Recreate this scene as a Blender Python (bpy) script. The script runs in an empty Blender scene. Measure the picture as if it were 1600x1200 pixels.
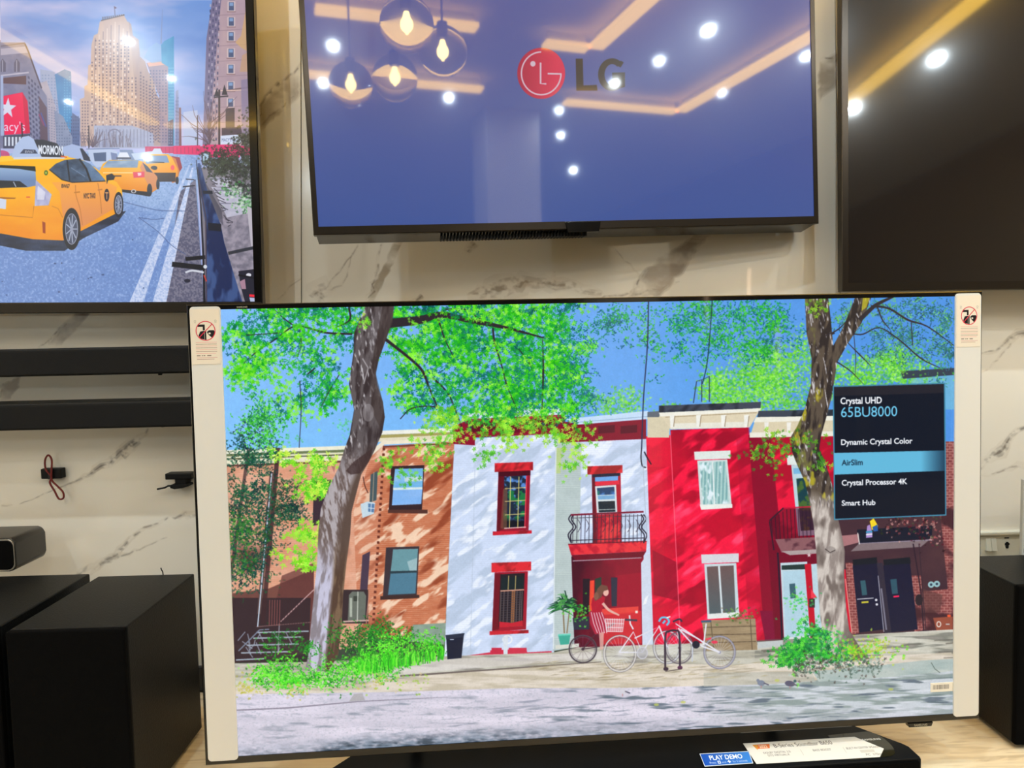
import bpy, bmesh, math, random
import numpy as np
from mathutils import Matrix, Vector
C = bpy.context.scene.collection
S = bpy.context.scene

# ------------------------------------------------------------------ camera, world, exposure
def rot(tilt, yaw, roll):
    cp, sp = math.cos(tilt), math.sin(tilt); cy, sy = math.cos(yaw), math.sin(yaw); cr, sr = math.cos(roll), math.sin(roll)
    return (Matrix(((cy, -sy, 0), (sy, cy, 0), (0, 0, 1))) @ Matrix(((1, 0, 0), (0, cp, -sp), (0, sp, cp)))
            @ Matrix(((cr, 0, sr), (0, 1, 0), (-sr, 0, cr))))
EYE = 1.60
cam_d = bpy.data.cameras.new('camera'); cam = bpy.data.objects.new('camera', cam_d); C.objects.link(cam)
cr_ = rot(-.065, -.019, .0215)
r_, f_, u_ = cr_.col[0], cr_.col[1], cr_.col[2]
m3 = Matrix(((r_[0], u_[0], -f_[0]), (r_[1], u_[1], -f_[1]), (r_[2], u_[2], -f_[2])))
cam.matrix_world = Matrix.Translation((0, 0, EYE)) @ m3.to_4x4()
cam_d.sensor_width = 36; cam_d.lens = 1150 / 1600 * 36; cam_d.clip_start = .02
S.camera = cam
w = bpy.data.worlds.new('room_ambient'); S.world = w; w.use_nodes = True
w.node_tree.nodes['Background'].inputs[0].default_value = (1, .93, .82, 1)
w.node_tree.nodes['Background'].inputs[1].default_value = .2
S.view_settings.view_transform = 'Standard'; S.view_settings.look = 'None'
S.view_settings.exposure = 0.0; S.view_settings.gamma = 1.0; S.view_settings.use_curve_mapping = False

def area_light(name, loc, size, power, col, direction=(0, 0, -1), shape='DISK', size_y=None, spread=180):
    l = bpy.data.lights.new(name, 'AREA'); l.energy = power; l.color = col; l.shape = shape; l.size = size
    if size_y: l.size_y = size_y
    l.spread = math.radians(spread)
    o = bpy.data.objects.new(name, l); C.objects.link(o); o.location = loc
    o.rotation_euler = Vector(direction).to_track_quat('-Z', 'Y').to_euler()
    return o
ROOM = dict(x0=-3.2, x1=3.0, y0=-6.0, y1=1.77, z1=2.90)
# recessed downlights in the ceiling of the shop, some added as fill (x, y, strength)
DOWN = [(1.35, .32, 34), (1.32, -.04, 14), (1.96, .19, 20), (1.87, -.36, 20), (1.25, -.37, 14), (.49, -.79, 14),
        (-.15, -.25, 18), (-.16, -.73, 12), (1.14, -.85, 8), (1.34, -1.32, 8), (-1.56, -.01, 22), (-1.59, -.5, 16), (-2.3, -.86, 12),
        (-.75, 1.0, 22), (.5, 1.0, 22), (-1.75, 1.0, 22), (1.5, 1.0, 20),
        (-2.5, -2.2, 60), (-1.4, -2.6, 60), (1.8, -2.2, 14), (-2.7, .6, 40), (2.6, .7, 30)]  # far rear ones are added as frontal fill for the marble wall
for i_, (x, y, p) in enumerate(DOWN):
    area_light('downlight_lamp', (x, y, 2.876), .016 + min(p, 30) * .0006, p * .31, (.80, .93, 1.0))

# ------------------------------------------------------------------ a small painter for flat pictures (screens, prints, stone veins)
class Can:
    def __init__(s, x0, y0, x1, y1, sc, bg=(0, 0, 0)):
        s.x0, s.y0, s.s = x0, y0, sc
        s.W, s.H = int((x1 - x0) * sc), int((y1 - y0) * sc)
        s.a = np.empty((s.H, s.W, 3), np.float32); s.a[:] = np.array(bg, np.float32) / 255
        s.X = (x0 + (np.arange(s.W) + .5) / sc)[None, :].astype(np.float32)
        s.Y = (y0 + (np.arange(s.H) + .5) / sc)[:, None].astype(np.float32)
    def cover(s, rings, n=3):
        P = [(np.array(r, float) - (s.x0, s.y0)) * s.s for r in rings]
        al = np.concatenate(P)
        ax, ay = int(max(0, math.floor(al[:, 0].min()))), int(max(0, math.floor(al[:, 1].min())))
        bx, by = int(min(s.W, math.ceil(al[:, 0].max()) + 1)), int(min(s.H, math.ceil(al[:, 1].max()) + 1))
        if bx <= ax or by <= ay: return None
        w, h = bx - ax, by - ay
        acc = np.zeros((h * n, w + 2), np.float32)
        for r in P:
            q = r - (ax, ay); m = len(q)
            for i in range(m):
                xa, ya = q[i]; xb, yb = q[(i + 1) % m]
                if ya == yb: continue
                sg = 1.
                if ya > yb: xa, ya, xb, yb, sg = xb, yb, xa, ya, -1.
                r0, r1 = max(0, math.ceil(ya * n - .5)), min(h * n, math.ceil(yb * n - .5))
                if r1 <= r0: continue
                rr = np.arange(r0, r1); x = xa + ((rr + .5) / n - ya) * (xb - xa) / (yb - ya)
                x = np.clip(x, 0, w); ii = x.astype(int); fr = x - ii
                acc[rr, ii] += sg * (1 - fr); acc[rr, ii + 1] += sg * fr
        c = np.clip(np.abs(np.cumsum(acc[:, :w], 1)), 0, 1).reshape(h, n, w).mean(1)
        return ax, ay, c
    def put(s, cv, col, a=1.):
        if cv is None: return
        ax, ay, c = cv; h, w = c.shape; v = s.a[ay:ay + h, ax:ax + w]; k = (c * a)[..., None]
        if isinstance(col, np.ndarray): cc = col[ay:ay + h, ax:ax + w]
        else: cc = np.array(col, np.float32) / 255
        v += k * (cc - v)
    def poly(s, pts, col, a=1.): s.put(s.cover([pts]), col, a)
    def rings(s, rs, col, a=1.): s.put(s.cover(rs), col, a)
    def rect(s, x0, y0, x1, y1, col, a=1.): s.poly([(x0, y0), (x1, y0), (x1, y1), (x0, y1)], col, a)
    def ell(s, cx, cy, rx, ry, col, a=1., n=28, rot=0):
        c, q = math.cos(rot), math.sin(rot)
        s.poly([(cx + rx * math.cos(t) * c - ry * math.sin(t) * q, cy + rx * math.cos(t) * q + ry * math.sin(t) * c) for t in np.linspace(0, 2 * math.pi, n, False)], col, a)
    def ringe(s, cx, cy, rx, ry, wd, col, a=1., n=36, a0=0, a1=360):
        t = np.radians(np.linspace(a0, a1, n))
        s.line([(cx + rx * math.cos(q), cy + ry * math.sin(q)) for q in t], wd, col, a)
    def line(s, pts, wd, col, a=1., smooth=0):
        p = np.array(pts, float)
        if smooth:
            q = [p[0]]; e = np.vstack([2 * p[0] - p[1], p, 2 * p[-1] - p[-2]])
            for i in range(1, len(e) - 2):
                for t in np.linspace(0, 1, smooth + 1)[1:]:
                    q.append(.5 * ((2 * e[i]) + (-e[i - 1] + e[i + 1]) * t + (2 * e[i - 1] - 5 * e[i] + 4 * e[i + 1] - e[i + 2]) * t * t + (-e[i - 1] + 3 * e[i] - 3 * e[i + 1] + e[i + 2]) * t ** 3))
            if not np.isscalar(wd): wd = np.interp(np.linspace(0, 1, len(q)), np.linspace(0, 1, len(p)), wd)
            p = np.array(q)
        if np.isscalar(wd): wd = np.full(len(p), float(wd))
        wd = np.asarray(wd, float)
        d = np.gradient(p, axis=0); nrm = np.stack([-d[:, 1], d[:, 0]], 1); nrm /= np.linalg.norm(nrm, axis=1)[:, None] + 1e-9
        A, B = p + nrm * wd[:, None] / 2, p - nrm * wd[:, None] / 2
        s.poly(np.vstack([A, B[::-1]]), col, a)
    def soft(s, cx, cy, rx, ry, col, a=1., rot=0, pw=1.):
        c, q = math.cos(rot), math.sin(rot); R = max(rx, ry) * 2.2
        i0, i1 = int(max(0, (cx - R - s.x0) * s.s)), int(min(s.W, (cx + R - s.x0) * s.s)); j0, j1 = int(max(0, (cy - R - s.y0) * s.s)), int(min(s.H, (cy + R - s.y0) * s.s))
        if i1 <= i0 or j1 <= j0: return
        X = s.X[:, i0:i1] - cx; Y = s.Y[j0:j1] - cy
        s.put((i0, j0, np.exp(-(((X * c + Y * q) / rx) ** 2 + ((-X * q + Y * c) / ry) ** 2) ** pw)), col, a)
    def noise(s, fx, fy, seed, octv=3, ang=0., X=None, Y=None):
        X = s.X if X is None else X; Y = s.Y if Y is None else Y
        c, q = math.cos(ang), math.sin(ang)
        U = (X * c + Y * q) / fx; V = (-X * q + Y * c) / fy
        rng = np.random.RandomState(seed); out = 0; amp = 1; tot = 0
        for o in range(octv):
            G = rng.rand(128, 128).astype(np.float32)
            u = U * 2 ** o + 37.3; v = V * 2 ** o + 51.7
            iu = np.floor(u); iv = np.floor(v); fu = u - iu; fv = v - iv
            fu = fu * fu * (3 - 2 * fu); fv = fv * fv * (3 - 2 * fv); iu = iu.astype(int); iv = iv.astype(int)
            a0, a1, b0, b1 = iu % 128, (iu + 1) % 128, iv % 128, (iv + 1) % 128
            out = out + amp * ((G[b0, a0] * (1 - fu) + G[b0, a1] * fu) * (1 - fv) + (G[b1, a0] * (1 - fu) + G[b1, a1] * fu) * fv)
            tot += amp; amp *= .5
        return (out / tot).astype(np.float32)
    def mix(s, c0, c1, t):
        c0 = c0 if isinstance(c0, np.ndarray) else np.array(c0, np.float32) / 255
        c1 = c1 if isinstance(c1, np.ndarray) else np.array(c1, np.float32) / 255
        return (c0 + (c1 - c0) * np.clip(t, 0, 1)[..., None]).astype(np.float32)
    def text(s, string, x0, y0, x1, y1, col, bold=0., a=1., skew=0., up=None):
        """string fitted between x0..x1 with its capitals from y1 (top) to y0 (base); skew = rise per px of run"""
        tris, (bx0, bx1, cap) = glyphs(string, bold)
        k = (x1 - x0) / (bx1 - bx0); kv = (y0 - y1) / cap
        R = []
        for t in tris: R.append([(x0 + (x - bx0) * k, y0 - y * kv - (x - bx0) * k * skew) for x, y in t])
        if R: s.rings(R, col, a)
_gl = {}
def glyphs(string, bold):
    key = (string, bold)
    if key in _gl: return _gl[key]
    cu = bpy.data.curves.new('lettering', 'FONT'); cu.body = string; cu.offset = bold; cu.resolution_u = 4
    o = bpy.data.objects.new('lettering', cu); C.objects.link(o); bpy.context.view_layer.update()
    me = o.to_mesh(); T = []; xs = []
    for p in me.polygons:
        v = [(me.vertices[i].co.x, me.vertices[i].co.y) for i in p.vertices]
        ar = sum(v[i][0] * v[(i + 1) % len(v)][1] - v[(i + 1) % len(v)][0] * v[i][1] for i in range(len(v)))
        if ar < 0: v = v[::-1]
        T.append(v); xs += [a[0] for a in v]
    o.to_mesh_clear(); bpy.data.objects.remove(o); bpy.data.curves.remove(cu)
    _gl[key] = (T, (min(xs), max(xs), .70 + bold))
    return _gl[key]

def homography(c):
    (x0, y0), (x1, y1), (x2, y2), (x3, y3) = c      # TL TR BR BL of the sheet for uv (0,0) (1,0) (1,1) (0,1)
    A = []; b = []
    for (u, v), (x, y) in zip(((0, 0), (1, 0), (1, 1), (0, 1)), c):
        A += [[u, v, 1, 0, 0, 0, -x * u, -x * v], [0, 0, 0, u, v, 1, -y * u, -y * v]]; b += [x, y]
    return np.append(np.linalg.solve(np.array(A, float), np.array(b, float)), 1).reshape(3, 3)
def to_image(name, can, corners, w, h, mirror=True):
    """straighten the drawing sheet (its four corners) into a rectangular picture"""
    if corners is None:
        out = can.a; h, w = out.shape[:2]
    else:
        Hm = homography(corners); out = np.empty((h, w, 3), np.float32)
        u = ((np.arange(w) + .5) / w)[None, :]; v = ((np.arange(h) + .5) / h)[:, None]
        D = Hm[2, 0] * u + Hm[2, 1] * v + 1
        X = ((Hm[0, 0] * u + Hm[0, 1] * v + Hm[0, 2]) / D - can.x0) * can.s - .5
        Y = ((Hm[1, 0] * u + Hm[1, 1] * v + Hm[1, 2]) / D - can.y0) * can.s - .5
        def fold(Q, n):
            Q = np.abs(Q); Q = np.mod(Q, 2 * (n - 1)); return np.where(Q > n - 1, 2 * (n - 1) - Q, Q)
        X = fold(X, can.W); Y = fold(Y, can.H)
        ix = np.minimum(X.astype(int), can.W - 2); iy = np.minimum(Y.astype(int), can.H - 2)
        fx = (X - ix)[..., None]; fy = (Y - iy)[..., None]; a = can.a
        out[:] = (a[iy, ix] * (1 - fx) + a[iy, ix + 1] * fx) * (1 - fy) + (a[iy + 1, ix] * (1 - fx) + a[iy + 1, ix + 1] * fx) * fy
    im = bpy.data.images.new(name, w, h)
    px = np.ones((h, w, 4), np.float32); px[..., :3] = np.clip(out[::-1], 0, 1)
    im.pixels.foreach_set(px.ravel()); im.update(); im.pack()
    return im

# ------------------------------------------------------------------ picture on the big screen: a street of coloured row houses
def leaf_stamps(can, sizes, seed=5, kind='maple'):
    rng = random.Random(seed); st = []
    for sz in sizes:
        for k in range(8):
            n = int(sz * can.s * 2.4) + 4
            c = Can(0, 0, n, n, 1, (0, 0, 0)); cx = cy = n / 2; R = sz * can.s; a0 = rng.random() * 6.28
            lob = 5 if kind == 'maple' else 2
            for j in range(lob):
                a = a0 + (j - lob / 2) * (1.15 if kind == 'maple' else 2.6) + rng.uniform(-.2, .2); L = R * rng.uniform(.7, 1.25); wd = R * (.2 if kind == 'maple' else .22)
                tx, ty = cx + math.cos(a) * L, cy + math.sin(a) * L; nx, ny = -math.sin(a) * wd, math.cos(a) * wd
                mx, my = cx + math.cos(a) * L * .45, cy + math.sin(a) * L * .45
                c.poly([(cx, cy), (mx + nx, my + ny), (tx, ty), (mx - nx, my - ny)], (255, 255, 255))
            st.append(c.a[..., 0].copy())
    return st
def blit(can, st, x, y, col, a=1.):
    h, w = st.shape; i = int((x - can.x0) * can.s - w / 2); j = int((y - can.y0) * can.s - h / 2)
    i0, j0 = max(0, i), max(0, j); i1, j1 = min(can.W, i + w), min(can.H, j + h)
    if i1 <= i0 or j1 <= j0: return
    k = st[j0 - j:j1 - j, i0 - i:i1 - i, None] * a; v = can.a[j0:j1, i0:i1]; v += k * (np.array(col, np.float32) / 255 - v)
def leaves(can, blobs, n, st, cols, seed, jit=18, clump=None):
    """n leaves spread over soft elliptical blobs (cx, cy, rx, ry, weight)"""
    rng = random.Random(seed); tot = sum(b[4] for b in blobs); cum = []; s = 0
    for b in blobs: s += b[4]; cum.append(s)
    # twig clumps first, leaves around them, so sky shows through in gaps
    cl = []
    for _ in range(max(1, int(n / (clump or 14)))):
        r = rng.random() * tot; b = blobs[next(i for i, q in enumerate(cum) if r <= q)]
        while True:
            u, v = rng.uniform(-1, 1), rng.uniform(-1, 1)
            if u * u + v * v <= 1: break
        cl.append((b[0] + u * b[2], b[1] + v * b[3], rng.random(), rng.uniform(6, 15)))
    for i in range(n):
        cx, cy, sh, sp = cl[rng.randrange(len(cl))]
        x, y = cx + rng.gauss(0, sp), cy + rng.gauss(0, sp * .75)
        q = min(.999, max(0, sh + rng.uniform(-.28, .28))); col = cols[int(q * len(cols))]
        j = rng.uniform(-jit, jit)
        blit(can, st[rng.randrange(len(st))], x, y, [min(255, max(0, c + j)) for c in col])

def paint_street():
    c = Can(292, 452, 1536, 1200, 1.5)
    n1 = c.noise(260, 120, 1)
    t = ((c.X - 340) / 1150) + 0 * c.Y
    c.a[:] = c.mix((136, 190, 252), (80, 148, 228), t * 1.1)
    c.a[:] = c.mix(c.a, (125, 205, 250), ((c.Y - 560) / 160) * (1 - t) * .5)
    rng = random.Random(3)
    st5 = leaf_stamps(c, (3., 3.8, 4.6)); st3 = leaf_stamps(c, (2., 2.7), 6); st8 = leaf_stamps(c, (4.6, 6), 9); sl = leaf_stamps(c, (3.5, 4.5), 8, 'slim')
    far = [(90, 200, 40), (120, 222, 50), (145, 238, 75), (165, 245, 95), (70, 190, 60)]
    # bushy crowns beyond the roofs
    leaves(c, [(972, 632, 28, 24, 1), (945, 636, 14, 10, .3), (1035, 640, 22, 8, .3)], 420, st3, far, 11, clump=9)
    leaves(c, [(1165, 610, 60, 38, 3), (1200, 575, 45, 30, 1.6), (1230, 620, 40, 36, 1.5), (1120, 615, 22, 26, .7), (1255, 560, 16, 40, .6)], 3300, st3, far, 12, clump=12)
    leaves(c, [(1335, 600, 28, 40, 1.5), (1380, 590, 40, 34, 1.6), (1330, 640, 20, 40, 1), (1430, 580, 40, 30, 1), (1410, 560, 30, 16, .5)], 2100, st3, far, 13, clump=12)
    leaves(c, [(400, 690, 60, 30, .5), (520, 680, 40, 25, .4), (610, 655, 20, 20, .3)], 120, st3, [(110, 215, 190), (90, 205, 120)], 14)
    # thin masts and wires
    for p in ([(1084, 630), (1089, 596)], [(1097, 628), (1097, 594)], [(1109, 628), (1109, 588)]): c.line(p, 1.4, (50, 60, 80))
    c.line([(1109, 588), (1101, 592), (1089, 596)], .8, (50, 60, 80))
    # dark roof line far right
    c.poly([(1408, 580), (1492, 575), (1492, 586), (1412, 592)], (55, 65, 80)); c.poly([(1425, 592), (1492, 586), (1492, 640), (1425, 640)], (120, 190, 215), .7)
    c.poly([(340, 960), (1100, 960), (1492, 940), (1492, 1200), (340, 1200)], (60, 70, 58))
    # ---------------- far left brick house
    ang = .62
    dap = c.noise(26, 9, 21, 3, -ang); dap2 = c.noise(40, 13, 22, 3, -ang)
    br = ((np.mod(c.Y + (c.X - 340) * .018, 3.1) < .8) * .35).astype(np.float32) + 0 * c.X
    lit = c.mix((232, 178, 152), (205, 132, 100), c.noise(30, 14, 23)); lit = c.mix(lit, (240, 205, 185), br)
    sh = c.mix((118, 70, 60), (82, 46, 48), c.noise(24, 24, 24))
    wl = c.mix(lit, sh, (c.noise(60, 50, 25) - .58) * 9 * ((c.Y - 820) / 120).clip(.15, 1))
    c.poly([(340, 722), (581, 712), (575, 1010), (340, 1040)], wl)
    c.poly([(345, 930), (420, 920), (490, 890), (490, 1000), (345, 1010)], sh, .85); c.poly([(440, 900), (490, 880), (490, 990), (420, 985)], (95, 50, 50), .7)
    c.poly([(345, 704), (560, 696), (560, 702), (345, 710)], (238, 236, 214)); c.poly([(345, 710), (560, 702), (560, 706), (345, 714)], (110, 122, 84))
    c.poly([(345, 714), (560, 706), (560, 709), (345, 717)], (225, 222, 190)); c.poly([(345, 717), (560, 709), (560, 711), (345, 719)], (96, 92, 60)); c.poly([(345, 719), (560, 711), (560, 719), (345, 727)], (232, 226, 200)); c.poly([(345, 727), (560, 719), (560, 722), (345, 730)], (104, 66, 60))
    c.poly([(490, 752), (517, 750), (502, 820), (488, 822)], (60, 44, 56)); c.poly([(512, 715), (525, 715), (522, 740)], (150, 90, 90), .6)
    # bay with two windows
    brick = c.mix((206, 128, 92), (186, 100, 66), c.noise(16, 6, 26)); brick = c.mix(brick, (228, 182, 156), br * 1.1)
    brick = c.mix(brick, (242, 208, 180), (dap - .54) * 9); brick = c.mix(brick, (150, 70, 44), (.42 - dap2) * 6)
    c.poly([(580, 712), (600, 695), (585, 985), (560, 1005), (552, 800)], c.mix(brick, (215, 150, 125), np.full(c.a.shape[:2], .3, np.float32)))
    c.poly([(600, 697), (710, 690), (695, 1000), (583, 998)], brick)
    for k in range(34):
        y = 700 + k * 8.6; x = 600 - k * .52; c.rect(x - 2.5, y, x + 1.5, y + 4, (105, 48, 36))
    c.poly([(580, 674), (722, 668), (718, 675), (584, 680)], (238, 238, 228)); c.poly([(584, 680), (718, 675), (716, 681), (588, 686)], (168, 158, 96))
    c.poly([(588, 685), (716, 679), (712, 686), (590, 691)], (226, 218, 190)); c.poly([(581, 712), (600, 695), (708, 690), (708, 686), (598, 689), (582, 702)], (236, 226, 204)); c.poly([(598, 697), (708, 692), (708, 694), (598, 700)], (120, 60, 50))
    c.poly([(579, 742), (590, 736), (588, 782), (577, 786)], (70, 88, 94)); c.line([(584, 738), (582, 785)], 1.2, (170, 150, 130))
    c.poly([(566, 868), (578, 862), (574, 922), (562, 926)], (72, 56, 76))
    c.poly([(611, 729), (663, 727), (659, 800), (607, 800)], (52, 34, 40))
    gl = c.mix((96, 170, 226), (160, 205, 240), c.noise(30, 12, 28))
    c.poly([(617, 733), (661, 732), (660, 762), (614, 763)], gl); c.poly([(632, 746), (660, 745), (660, 752), (632, 753)], (190, 214, 226)); c.poly([(614, 765), (660, 764), (658, 788), (612, 790)], c.mix(gl, (140, 180, 245), 0 * c.a[..., 0] + .6)); c.poly([(614, 762.5), (660, 761.5), (660, 765), (614, 766)], (215, 230, 232))
    c.poly([(606, 797), (668, 797), (668, 803), (606, 802)], (84, 50, 44)); c.poly([(603, 856), (655, 854), (651, 931), (598, 934)], (58, 48, 56))
    c.poly([(614, 859), (653, 858), (651, 893), (610, 895)], (104, 150, 160)); c.poly([(636, 878), (652, 872), (651, 893), (640, 893)], (175, 200, 205), .7); c.poly([(610, 896), (651, 895), (649, 928), (606, 930)], (78, 124, 148)); c.poly([(609, 893), (651, 892), (651, 895), (609, 897)], (40, 60, 70)); c.poly([(594, 932), (655, 930), (655, 935), (594, 938)], (62, 40, 40))
    c.poly([(563, 788), (574, 784), (586, 786), (584, 803), (566, 810)], (196, 216, 228)); c.poly([(575, 787), (585, 788), (584, 801), (575, 800)], (90, 128, 170)); c.line([(580, 787), (579, 802)], 1, (220, 230, 240)); c.line([(575, 794), (585, 795)], 1, (220, 230, 240))
    c.line([(567, 745), (570, 760), (575, 771)], 1.2, (60, 30, 30), smooth=4)
    c.rect(534, 922, 575, 975, (54, 40, 46)); c.poly([(545, 930), (550, 925), (568, 925), (572, 932), (570, 970), (543, 972)], (104, 110, 102)); c.rect(546, 935, 550, 965, (170, 178, 165)); c.rect(552, 932, 560, 940, (60, 66, 60)); c.line([(559, 925), (558, 972)], 1.5, (196, 200, 190)); c.line([(536, 972), (576, 970)], 2.5, (200, 170, 160)); c.line([(577, 920), (572, 975)], 1.5, (190, 130, 110))
    c.poly([(645, 977), (697, 974), (694, 1008), (640, 1003)], c.mix((150, 172, 156), (120, 142, 128), c.noise(14, 10, 29)))
    # ---------------- white house
    wh = c.mix((206, 220, 246), (184, 200, 224), (c.noise(34, 11, 31, 3, -ang) - .42) * 5); wh = c.mix(wh, (232, 240, 255), (c.noise(30, 10, 32, 3, -ang) - .56) * 8)
    wh = c.mix(wh, (176, 192, 208), ((np.mod(c.Y, 3.4) < .7) * .22).astype(np.float32) + 0 * c.X)
    c.poly([(710, 690), (870, 672), (866, 1022), (694, 1028)], wh)
    c.line([(743, 695), (735, 1020)], 1.2, (180, 194, 214), .6)
    side = c.mix((190, 204, 206), (172, 188, 188), c.noise(30, 20, 33)); side = c.mix(side, (206, 220, 214), ((np.mod(c.Y, 3.4) < .8) * .4).astype(np.float32) + 0 * c.X)
    c.poly([(868, 684), (912, 688), (908, 880), (900, 1012), (864, 1018)], side); c.poly([(870, 700), (878, 700), (876, 740), (869, 740)], (190, 215, 90), .5)
    c.poly([(909, 685), (1012, 684), (1021, 1008), (905, 880)], wh); c.line([(869, 690), (865, 1015)], 1.4, (232, 240, 250), .8)
    # red cornices
    c.poly([(722, 655), (736, 642), (880, 638), (884, 650), (742, 656)], (204, 222, 240)); c.poly([(708, 666), (735, 655), (882, 648), (884, 668), (870, 678), (742, 684), (742, 696), (708, 694)], (142, 10, 44))
    c.poly([(730, 664), (775, 659), (775, 672), (738, 676)], (96, 4, 34)); c.poly([(782, 659), (812, 657), (812, 676), (782, 678)], (105, 5, 36)); c.poly([(820, 657), (866, 654), (866, 668), (820, 674)], (98, 4, 34)); c.line([(735, 657), (882, 650)], 1.6, (190, 40, 70))
    c.poly([(872, 660), (1010, 654), (1010, 686), (875, 692)], (132, 8, 42)); c.poly([(884, 655), (1013, 642), (1014, 655), (900, 664)], (196, 220, 246)); c.line([(890, 661), (1012, 651)], 1, (140, 170, 200)); 
    for x in (935, 970): c.poly([(x, 666), (x + 26, 664), (x + 26, 676), (x, 678)], (88, 4, 34))
    # windows of the white house
    def lintel(x0, y0, x1, y1, col=(222, 40, 52)):
        c.poly([(x0, y0), (x1, y0 - 2), (x1, y1 - 3), (x0, y1)], c.mix(col, tuple(int(v * .72) for v in col), (c.noise(8, 20, 35, 2, .8) - .45) * 6))
    c.poly([(779, 736), (829, 733), (826, 829), (776, 832)], (150, 18, 46)); c.poly([(779, 738), (789, 738), (786, 828), (776, 831)], (98, 8, 30)); c.poly([(779, 736), (829, 733), (829, 743), (779, 745)], (70, 4, 26))
    fol = c.mix((26, 40, 62), (84, 136, 210), (c.noise(7, 6, 36) - .5) * 6); fol = c.mix(fol, (24, 120, 66), ((c.noise(9, 8, 37) - .56) * 8) * ((c.Y - 760) > 0)); fol = c.mix(fol, (14, 16, 30), ((c.Y - 808) / 8).clip(0, 1) + 0 * c.X)
    c.poly([(788, 745), (823, 743), (821, 825), (786, 827)], fol); c.poly([(786, 765), (793, 760), (792, 828), (782, 826)], (120, 80, 60), .7)
    for x in (797, 810): c.line([(x + 1, 745), (x - 1, 826)], 1.2, (232, 214, 120))
    for y in (763, 783, 804): c.line([(789, y + 1), (822, y - 1)], 1.1, (226, 206, 130))
    c.line([(823, 744), (820, 826)], 1.6, (240, 60, 80)); c.line([(788, 826), (822, 824)], 1.6, (240, 190, 190))
    lintel(773, 724, 833, 738); lintel(770, 831, 831, 837, (206, 30, 50))
    c.poly([(773, 895), (825, 893), (822, 984), (769, 988)], (160, 20, 44)); c.poly([(773, 897), (784, 897), (780, 984), (769, 986)], (112, 10, 32)); c.poly([(782, 898), (820, 896), (817, 977), (779, 980)], (34, 26, 36)); c.poly([(784, 903), (818, 901), (818, 921), (783, 923)], (20, 34, 40))
    for x in (795, 806): c.line([(x, 900), (x - 1, 922)], 1.2, (200, 176, 110))
    for i, x in enumerate((783, 788, 794, 801, 804, 808, 813, 816)): c.line([(x, 924), (x - 2, 980)], 1.2 if i not in (3, 4) else 2.6, (150, 96, 62) if i in (3, 4) else (108, 92, 90))
    for k in range(14): c.line([(783, 928 + k * 3.8), (816, 926 + k * 3.8)], .8, (76, 72, 84), .8)
    c.line([(782, 924), (819, 922)], 2, (206, 150, 130)); c.poly([(780, 972), (800, 974), (817, 970), (817, 979), (780, 981)], (196, 30, 50))
    lintel(768, 880, 830, 895); lintel(765, 987, 826, 993, (204, 34, 50))
    # lantern post, base band
    c.poly([(724, 1026), (766, 1020), (766, 1017), (822, 1014), (824, 1020), (862, 1018), (862, 1023), (724, 1030)], (206, 46, 76)); c.rect(768, 1013, 784, 1026, (200, 40, 70)); c.rect(795, 1013, 823, 1025, (206, 50, 76)); c.ringe(793, 1000, 7, 6, 2, (236, 240, 244)); c.poly([(786, 996), (794, 994), (793, 1028), (787, 1028)], (214, 222, 232))
    # balcony door
    c.poly([(925, 741), (970, 738), (972, 850), (927, 852)], (176, 20, 46)); c.poly([(925, 741), (931, 741), (932, 850), (927, 850)], (104, 8, 34)); c.poly([(926, 741), (969, 739), (969, 744), (926, 746)], (26, 30, 56)); c.poly([(930, 746), (966, 744), (966, 751), (930, 753)], (110, 166, 230)); c.poly([(930, 753), (968, 751), (968, 757), (930, 759)], (226, 40, 66))
    c.poly([(930, 760), (963, 758), (965, 803), (933, 805)], (214, 222, 226)); c.poly([(933, 763), (960, 761), (961, 773), (934, 774)], fol); c.poly([(933, 763), (960, 761), (961, 773), (934, 774)], (60, 110, 180), .4); c.poly([(934, 775), (961, 774), (961, 780), (935, 781)], (120, 170, 214)); c.poly([(935, 784), (961, 783), (962, 800), (936, 801)], (22, 36, 50)); c.line([(936, 797), (962, 796)], 1.2, (180, 190, 190))
    c.poly([(933, 808), (968, 806), (969, 848), (935, 850)], c.mix((224, 54, 62), (170, 16, 46), (c.noise(7, 18, 38, 2, .9) - .45) * 6)); lintel(918, 729, 973, 742)
    # porch below the balcony
    c.poly([(893, 870), (1006, 866), (1006, 1012), (898, 1016)], c.mix((70, 4, 32), (140, 8, 42), (c.X - 895) / 70 + (c.noise(20, 30, 39) - .5) * .8)); c.poly([(962, 900), (1003, 895), (1003, 1010), (962, 1012)], (166, 12, 46), .7); c.poly([(911, 905), (922, 905), (920, 960), (911, 962)], (34, 20, 34)); c.poly([(922, 908), (929, 907), (928, 958), (921, 960)], (236, 70, 50)); c.poly([(930, 905), (940, 902), (940, 930), (930, 930)], (40, 60, 50)); c.poly([(955, 903), (965, 903), (964, 948), (956, 948)], (44, 46, 66))
    c.poly([(940, 952), (998, 948), (998, 958), (940, 962)], (228, 66, 62)); c.poly([(935, 962), (1002, 955), (1003, 1006), (940, 1008)], (222, 50, 56), .75); c.rect(993, 955, 997, 959, (240, 230, 220))
    c.poly([(1002, 880), (1012, 866), (1021, 866), (1021, 1008), (1004, 1010)], (206, 216, 234)); c.poly([(1008, 935), (1014, 930), (1010, 944), (1005, 946)], (236, 240, 246))
    c.poly([(888, 851), (1011, 846), (1010, 862), (893, 868)], c.mix((232, 50, 62), (196, 24, 50), (c.noise(10, 8, 40, 2, .7) - .45) * 6)); c.poly([(893, 868), (1010, 862), (1004, 872), (900, 877)], (110, 6, 36)); c.line([(895, 877), (1003, 872)], 1.6, (170, 150, 160)); c.line([(888, 851), (1011, 846)], 1.5, (110, 10, 36))
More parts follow.
